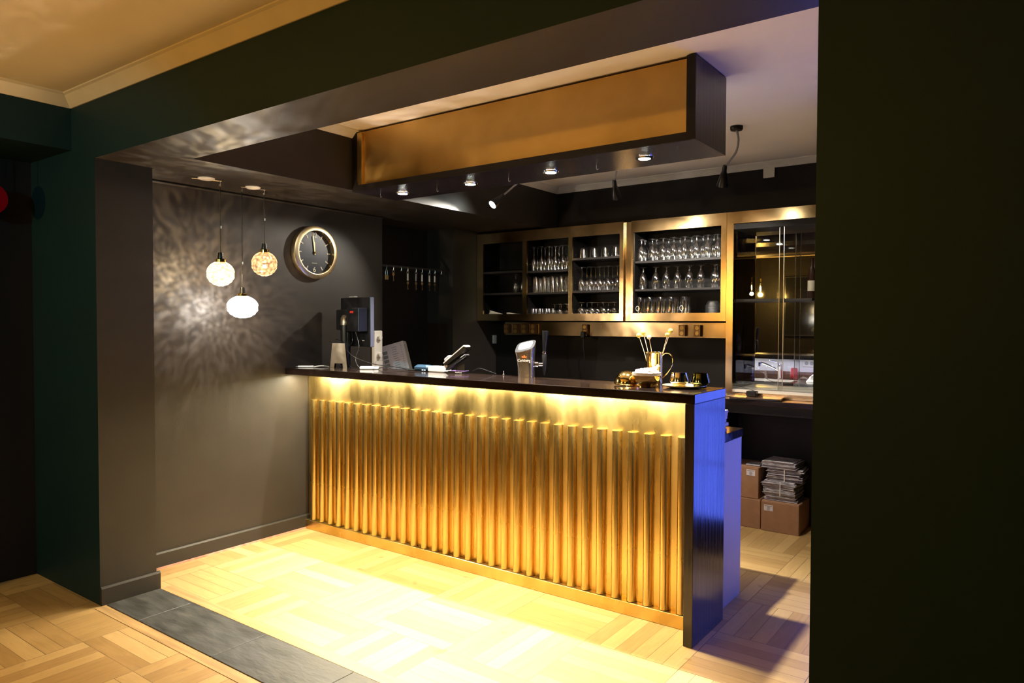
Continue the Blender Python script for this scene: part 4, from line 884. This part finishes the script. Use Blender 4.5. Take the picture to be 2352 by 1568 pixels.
row('shot', 'small_tumbler', [px2x(p, yf) for p in (1224, 1239, 1254, 1269)], yf, Z_, 'small clear tumbler', 'front row, bottom of the second bay', 'small tumblers at the bottom of the second bay')
row('shot', 'small_tumbler', [px2x(p, 2.25) for p in (1230, 1245, 1260)], 2.25, Z_, 'small clear tumbler', 'back row, bottom of the second bay', 'small tumblers at the bottom of the second bay')
row('small', 'liqueur_glass', [px2x(p, yf+0.02) for p in (1285.5, 1302)], yf+0.02, Z_, 'small upside-down stemmed glass', 'front row, bottom of the second bay', 'small stemmed glasses in the second bay')
row('small', 'liqueur_glass', [px2x(p, 2.29) for p in (1274, 1289, 1304)], 2.29, Z_, 'small upside-down stemmed glass', 'back row, bottom of the second bay', 'small stemmed glasses in the second bay')
row('tumbler', 'whisky_tumbler', [px2x(p, yf+0.01) for p in (1339, 1363.5, 1388.5, 1413)], yf+0.01, 2.008, 'upside-down whisky tumbler', 'top shelf of the third bay', 'whisky tumblers on the top shelf')
row('wine', 'wine_glass', [px2x(p, yf) for p in (1336, 1356.5, 1376.8, 1396, 1417)], yf, 1.735, 'upside-down wine glass', 'front row, middle shelf, third bay', 'wine glasses on the middle shelf')
row('wine', 'wine_glass', [px2x(p, yr) for p in (1347, 1367, 1387, 1406)], yr, 1.735, 'upside-down wine glass', 'back row, middle shelf, third bay', 'wine glasses on the middle shelf')
row('balloon', 'brandy_glass', [px2x(p, yf) for p in (1335.5, 1359, 1385.5, 1411)], yf, Z_, 'upside-down round bellied glass', 'front row, bottom of the third bay', 'round bellied glasses in the third bay')
row('balloon', 'brandy_glass', [px2x(p, yr) for p in (1348, 1372, 1397)], yr, Z_, 'upside-down round bellied glass', 'back row, bottom of the third bay', 'round bellied glasses in the third bay')
row('tulip', 'beer_glass', [px2x(p, yf) for p in (1472, 1497, 1521.5, 1546, 1571, 1598, 1623.5, 1646)], yf, 1.957, 'upside-down tulip beer glass', 'front row, top shelf, right cabinet', 'tulip glasses on the top shelf')
row('tulip', 'beer_glass', [px2x(p, yr) for p in (1480, 1507, 1534, 1560, 1587, 1613, 1638)], yr, 1.957, 'upside-down tulip beer glass', 'back row, top shelf, right cabinet', 'tulip glasses on the top shelf')
row('tulip', 'beer_glass', [px2x(p, yf) for p in (1476, 1505, 1529.5, 1555, 1582, 1608, 1640)], yf, 1.735, 'upside-down tulip beer glass', 'front row, middle shelf, right cabinet', 'tulip glasses on the middle shelf')
place('tulip', px2x(1646, yr), yr, 1.735, 'beer_glass', 'upside-down tulip beer glass standing behind the rightmost one on the middle shelf', 'tulip glasses on the middle shelf')
row('tulip', 'beer_glass', [px2x(p, yr+0.02) for p in (1184, 1200)], yr+0.02, 1.735, 'dim upside-down stemmed beer glass', 'dark first bay', 'beer glasses in the dark first bay')
OVAL = mat('badge_white_print', (0.75, 0.72, 0.7), 0.5); ORG = mat('badge_orange_print', (0.75, 0.16, 0.06), 0.5)
def badge(t, y, kind):
    x, yy, z = Vector(t['_o']); cy = yy-0.0335
    o_ = MB()
    if kind: MB().lathe([(0.0125, 0), (0.0145, 0.0004), (0.0145, 0.001), (0.0125, 0.001)], (x-0.006, cy-0.001, z+0.052), 24, (0, -1, 0), xdir=(1, 0, 0), sy=1.45, ring=True).build('printed_badge', OVAL, None); b = bpy.context.scene.collection.objects[-1]
    else: MB().prism([(-0.007, 0), (0.007, 0), (0.005, 0.011), (-0.004, 0.012)], cy-0.001, cy, lambda u, v, w_: (x+u, w_, z+0.033+v)).build('printed_badge', ORG, None); b = bpy.context.scene.collection.objects[-1]
    wp = Vector(b.location) - Vector((x, yy, z)); b.parent = t; b.location = wp
xs = [px2x(p, yf) for p in (1469.5, 1491, 1515, 1540, 1570)]
for i, x in enumerate(xs):
    t = place('beer', x, yf, Z_, 'lager_glass', ['leftmost', 'second-from-left', 'middle', 'fourth-from-left', 'rightmost'][i] + ' lager glass with a printed mark, front row, bottom of the right cabinet', 'printed lager glasses at the bottom of the right cabinet')
    badge(t, yf, i in (0, 4))
for i, p in enumerate((1480, 1503, 1527, 1552, 1577)):
    t = place('beer', px2x(p, yr), yr, Z_, 'lager_glass', ['leftmost', 'second-from-left', 'middle', 'fourth-from-left', 'rightmost'][i] + ' lager glass, back row, bottom of the right cabinet', 'printed lager glasses at the bottom of the right cabinet')
for k in range(6):
    x = px2x(1637, 2.20); y = 2.20
    o = MB().lathe([(0.0, 0.040), (0.034, 0.042), (0.040, 0.036), (0.056, 0.003), (0.060, 0.0), (0.058, 0.0), (0.053, 0.004), (0.038, 0.032), (0.0, 0.036)], (x, y, Z_+0.0006+k*0.0125), 28).build('glass_bowl', RIBG)
    tag(o, ['lowest', 'second lowest', 'third lowest', 'third highest', 'second highest', 'topmost'][k] + ' of the nested upside-down glass bowls in the right cabinet', 'bowl', 'nested glass bowls')
# pale wrapped straws / cutlery lying in the dark first bay
rs = random.Random(2)
for nm, cx, n_, lab in (('paper_straws', 0.165, 26, 'fanned bundle of pale straws lying at the bottom of the dark first bay'), ('paper_straws', 0.36, 14, 'smaller flat bundle of pale straws right of the larger one')):
    m = MB()
    for k in range(n_):
        a = -0.35 + 0.7*k/n_; zz = Z_+0.004 + (0.035 if n_ > 20 else 0.012)*rs.random()*(1-abs(a)*1.6)
        m.tube([(cx-0.07*math.cos(a)*1.0, 2.17+0.05*rs.random(), zz+0.012), (cx+0.075*math.cos(a), 2.17+0.06*rs.random()-0.02, Z_+0.004+0.01*rs.random())], 0.0026, 5)
    tag(m.build(nm, CREAMPL), lab, 'straws', 'straw bundles in the first bay', kind='stuff')

# ------------------------------------------------------------------ laptop-like slab and adapter on the back counter
lp = thing('laptop', (2.58, 2.03, 0.93), 'closed flat bronze coloured laptop lying on the back counter under the mirror', 'laptop')
LM = Matrix.Translation((2.60, 2.03, 0.9305)) @ Matrix.Rotation(math.radians(6), 4, 'Z')
MB().bbox(-0.17, -0.085, 0.0, 0.17, 0.075, 0.008, 0.003).xf(LM).build('laptop_base', BLACKPL, lp)
MB().bbox(-0.17, -0.085, 0.0085, 0.17, 0.075, 0.016, 0.003).xf(LM).build('laptop_lid', BRONZE, lp)
pa = thing('power_adapter', (2.56, 2.06, 0.9475), 'small black box with a thin cable standing on the closed laptop', 'adapter')
MB().bbox(2.525, 2.03, 0.9475, 2.595, 2.085, 0.985, 0.004).build('adapter_box', BLACKPL, pa)
MB().tube(ease([(2.58, 2.05, 0.986), (2.555, 2.04, 0.995), (2.50, 2.03, 1.01), (2.44, 2.00, 1.03)]), 0.002, 6).tube(ease([(2.525, 2.05, 0.965), (2.47, 2.01, 0.972), (2.41, 1.975, 0.955), (2.36, 1.965, 0.94)]), 0.002, 6).build('cable', BLACKPL, pa)

# ------------------------------------------------------------------ boxes and newspapers under the back counter
def carton(x0, y0, z0, x1, y1, z1, lab, rot=0, lbl=None):
    t = thing('cardboard_box', ((x0+x1)/2, (y0+y1)/2, z0), lab, 'box', 'cardboard boxes under the back counter')
    M_ = Matrix.Translation(((x0+x1)/2, (y0+y1)/2, 0)) @ Matrix.Rotation(math.radians(rot), 4, 'Z') @ Matrix.Translation((-(x0+x1)/2, -(y0+y1)/2, 0))
    MB().bbox(x0, y0, z0, x1, y1, z1-0.0045, 0.003).xf(M_).build('box_body', CARD, t)
    ym = (y0+y1)/2
    MB().box(x0+0.002, y0+0.002, z1-0.004, x1-0.002, ym-0.001, z1-0.001).xf(M_).build('flap', CARD, t)
    MB().box(x0+0.002, ym+0.001, z1-0.004, x1-0.002, y1-0.002, z1-0.001).xf(M_).build('flap', CARD, t)
    if lbl:
        lx, lz = lbl
        MB().box(lx, y0-0.0012, lz, lx+0.062, y0-0.0002, lz+0.042).xf(M_).build('address_label', WHITEPAPER, t)
        p_ = MB()
        for k, w_ in enumerate((0.05, 0.02, 0.024, 0.018)): p_.box(lx+0.031-w_/2, y0-0.0018, lz+0.033-k*0.009, lx+0.031+w_/2, y0-0.0013, lz+0.0355-k*0.009)
        p_.xf(M_).build('label_print', INK, t)
    return t
carton(2.36+0.005, 2.075, 0.0, 2.622, 2.355, 0.212, 'left lower cardboard box on the floor under the back counter')
carton(2.36+0.005, 2.078, 0.2125, 2.606, 2.355, 0.437, 'upper cardboard box with a white label, standing on the left lower box', 0, (2.520, 0.375))
carton(2.632, 2.060, 0.0, 2.890, 2.340, 0.214, 'wide cardboard box with a tilted white label, below the newspapers', 0, (2.652, 0.145))
rs = random.Random(11)
z = 0.2148
cfg = [(0.042, 2.752, 2.19, 5, 0, 'lowest thin newspaper bundle lying on the wide cardboard box'),
       (0.098, 2.748, 2.185, 15, -3, 'thick tied newspaper bundle, second from the bottom of the pile'),
       (0.088, 2.772, 2.20, 14, 4, 'tied newspaper bundle, third from the bottom of the pile'),
       (0.050, 2.742, 2.19, 8, -2, 'topmost newspaper bundle of the pile on the wide box')]
for h, cx, cy, n_, rot, lab in cfg:
    t = thing('newspaper_bundle', (cx, cy, z), lab, 'newspapers', 'bundled newspapers on the wide box')
    for k in range(n_):
        w0, d0 = 0.112+rs.uniform(-.010, .012), 0.10+rs.uniform(-.006, .006); dz = h/n_
        m = MB().bbox(-w0, -d0, 0, w0, d0, dz-0.0008, 0.0012).xf(Matrix.Translation((cx+rs.uniform(-.006, .006), cy+rs.uniform(-.004, .004), z+k*dz)) @ Matrix.Rotation(math.radians(rot+rs.uniform(-3, 3)), 4, 'Z'))
        m.build('newspaper', PAPER, t)
    if h > 0.06:
        MB().box(cx-0.003+0.01, cy-0.117, z, cx+0.003+0.01, cy-0.1145, z+h).build('strap', WHITEPL, t)
    z += h + 0.0005
tag(MB().bbox(2.50, 2.12, 0.4378, 2.60, 2.24, 0.4465, 0.002).xf(Matrix.Translation((0, 0, 0))).build('folded_newspaper', PAPER), 'folded newspaper lying on the upper cardboard box', 'newspaper')

# ------------------------------------------------------------------ drinks fridge right of the opening (throws the blue light)
fr = thing('drinks_fridge', (3.64, 1.6, 0), 'tall black drinks fridge with a blue lit glass door right of the bar opening', 'fridge')
MB().box(3.17, 1.33, 0.06, 3.98, 1.90, 1.72).build('housing', BLACKP, fr)
dr_ = MB().box(3.20, 1.315, 0.24, 3.93, 1.329, 1.62).build('lit_door', BLUEE, fr, 'glowing blue glass door')
MB().box(3.17, 1.30, 0.06, 3.98, 1.3145, 0.24).box(3.17, 1.30, 1.62, 3.98, 1.3145, 1.72).box(3.17, 1.30, 0.24, 3.20, 1.3145, 1.62).box(3.93, 1.30, 0.24, 3.98, 1.3145, 1.62).build('door_frame', BLACKP, dr_)
for zz in (0.58, 0.92, 1.26): MB().box(3.202, 1.309, zz, 3.928, 1.3145, zz+0.010).build('shelf_edge', STEEL, fr)
MB().bbox(3.905, 1.27, 0.7, 3.925, 1.2995, 1.1, 0.004).build('door_handle', STEEL, dr_)
for x in (3.20, 3.92):
    for y in (1.36, 1.84): MB().box(x, y, 0.0, x+0.04, y+0.04, 0.0595).build('foot', BLACKP, fr)

# ------------------------------------------------------------------ front room lamps and the red lamp in the hallway
def front_pendant(x, y, z, lab):
    t = thing('bulb_pendant', (x, y, 2.65), lab, 'pendant lamp', 'bare bulb pendants in the front room')
    MB().lathe([(0.0, -0.07), (0.04, -0.055), (0.055, -0.02), (0.05, 0.0)], (x, y, 2.649), 24).build('canopy', STEEL, t)
    MB().tube([(x, y, 2.58), (x, y, z+0.16)], 0.003, 6).build('cable', BLACKPL, t)
    MB().lathe([(0.012, 0.17), (0.018, 0.16), (0.018, 0.10), (0.012, 0.10)], (x, y, z), 16).build('lamp_holder', BRASSP, t)
    MB().lathe([(0.014, 0.095), (0.03, 0.06), (0.045, 0.015), (0.04, -0.03), (0.0, -0.055)], (x, y, z), 20).build('bulb_glass', GLASS, t)
    MB().lathe([(0.0, 0.05), (0.010, 0.03), (0.010, -0.02), (0.0, -0.03)], (x, y, z), 12).build('filament', FIL, t)
front_pendant(0.55, -4.05, 2.02, 'clear bulb pendant of the front room, reflected in the display cabinet mirror')
front_pendant(3.1, -4.2, 2.02, 'added fill lamp, a clear bulb pendant in the front room behind the camera')  # unseen pendant, added to carry the fill lamp
scr = thing('wall_screen', (1.2, -4.72, 1.2), 'large dark screen on the far wall of the front room, seen in the mirror', 'screen')
MB().bbox(0.75, -4.748, 1.25, 1.65, -4.71, 2.25, 0.004).build('screen_frame', BLACKPL, scr)
MB().box(0.77, -4.7095, 1.27, 1.63, -4.708, 2.23).build('screen_glass', mat('dark_screen_glass', (0.01, 0.01, 0.013), 0.1), scr)
rg = thing('red_globe_lamp', (-0.30, -1.62, 2.12), 'blurred dark red globe hanging in the dark opening at the left edge', 'lamp')
MB().tube([(-0.30, -1.62, 2.370), (-0.30, -1.62, 2.20)], 0.003, 6).build('cable', BLACKPL, rg)
MB().lathe([(0.085*math.sin(PI*k/14), -0.085*math.cos(PI*k/14)) for k in range(15)], (-0.30, -1.62, 2.115), 28).build('globe', REDG, rg)

# pieces of pieces: hang them under the part they belong to
NEST = {'wall_clock': {'hour_mark': 'dial', 'numeral': 'dial', 'dial_lettering': 'dial', 'hub': 'dial'}, 'pos_monitor': {'screen': 'display_housing', 'lit_side': 'display_housing', 'webcam': 'display_housing', 'rating_plate': 'display_housing', 'led_readout': 'power_unit', 'pole_foot': 'pole', 'pole_cap': 'pole'},
        'downlight': {'lens': 'bezel'}, 'gooseneck_spotlight': {'bulb': 'lamp_head'}, 'ceiling_plate': {'crossbar': 'disc'}, 'beer_tap': {'lettering': 'column', 'crown_mark': 'column', 'badge_plate': 'badge_rim', 'badge_rim': 'column', 'handle': 'spigot', 'handle_collar': 'spigot'},
        'card_terminal': {'lettering': 'dock_base', 'light_line': 'dock_base', 'white_top_shell': 'terminal_body', 'paper_roll_cover': 'terminal_body', 'card_slot': 'terminal_body', 'cradle_tip': 'cradle'},
        'double_socket': {'socket_cup': 'housing'}, 'cardboard_box': {'flap': 'box_body', 'label_print': 'address_label'}, 'key_set': {'key_blade': 'key_ring'}, 'menu_board': {'printed_text': 'board'}, 'sink_unit': {'sink_basin': 'worktop'}, 'laptop': {'laptop_lid': 'laptop_base'}}
for o in [o for o in bpy.data.objects if o.parent is None and o.type == 'EMPTY']:
    rules = NEST.get(o.name.split('.')[0])
    if not rules: continue
    kids = {}
    for c in o.children: kids.setdefault(c.name.split('.')[0], c)
    for c in list(o.children):
        tgt = rules.get(c.name.split('.')[0])
        if tgt and tgt in kids and kids[tgt] is not c: c.parent = kids[tgt]
for o in bpy.data.objects:
    if '_o' in o: del o['_o']
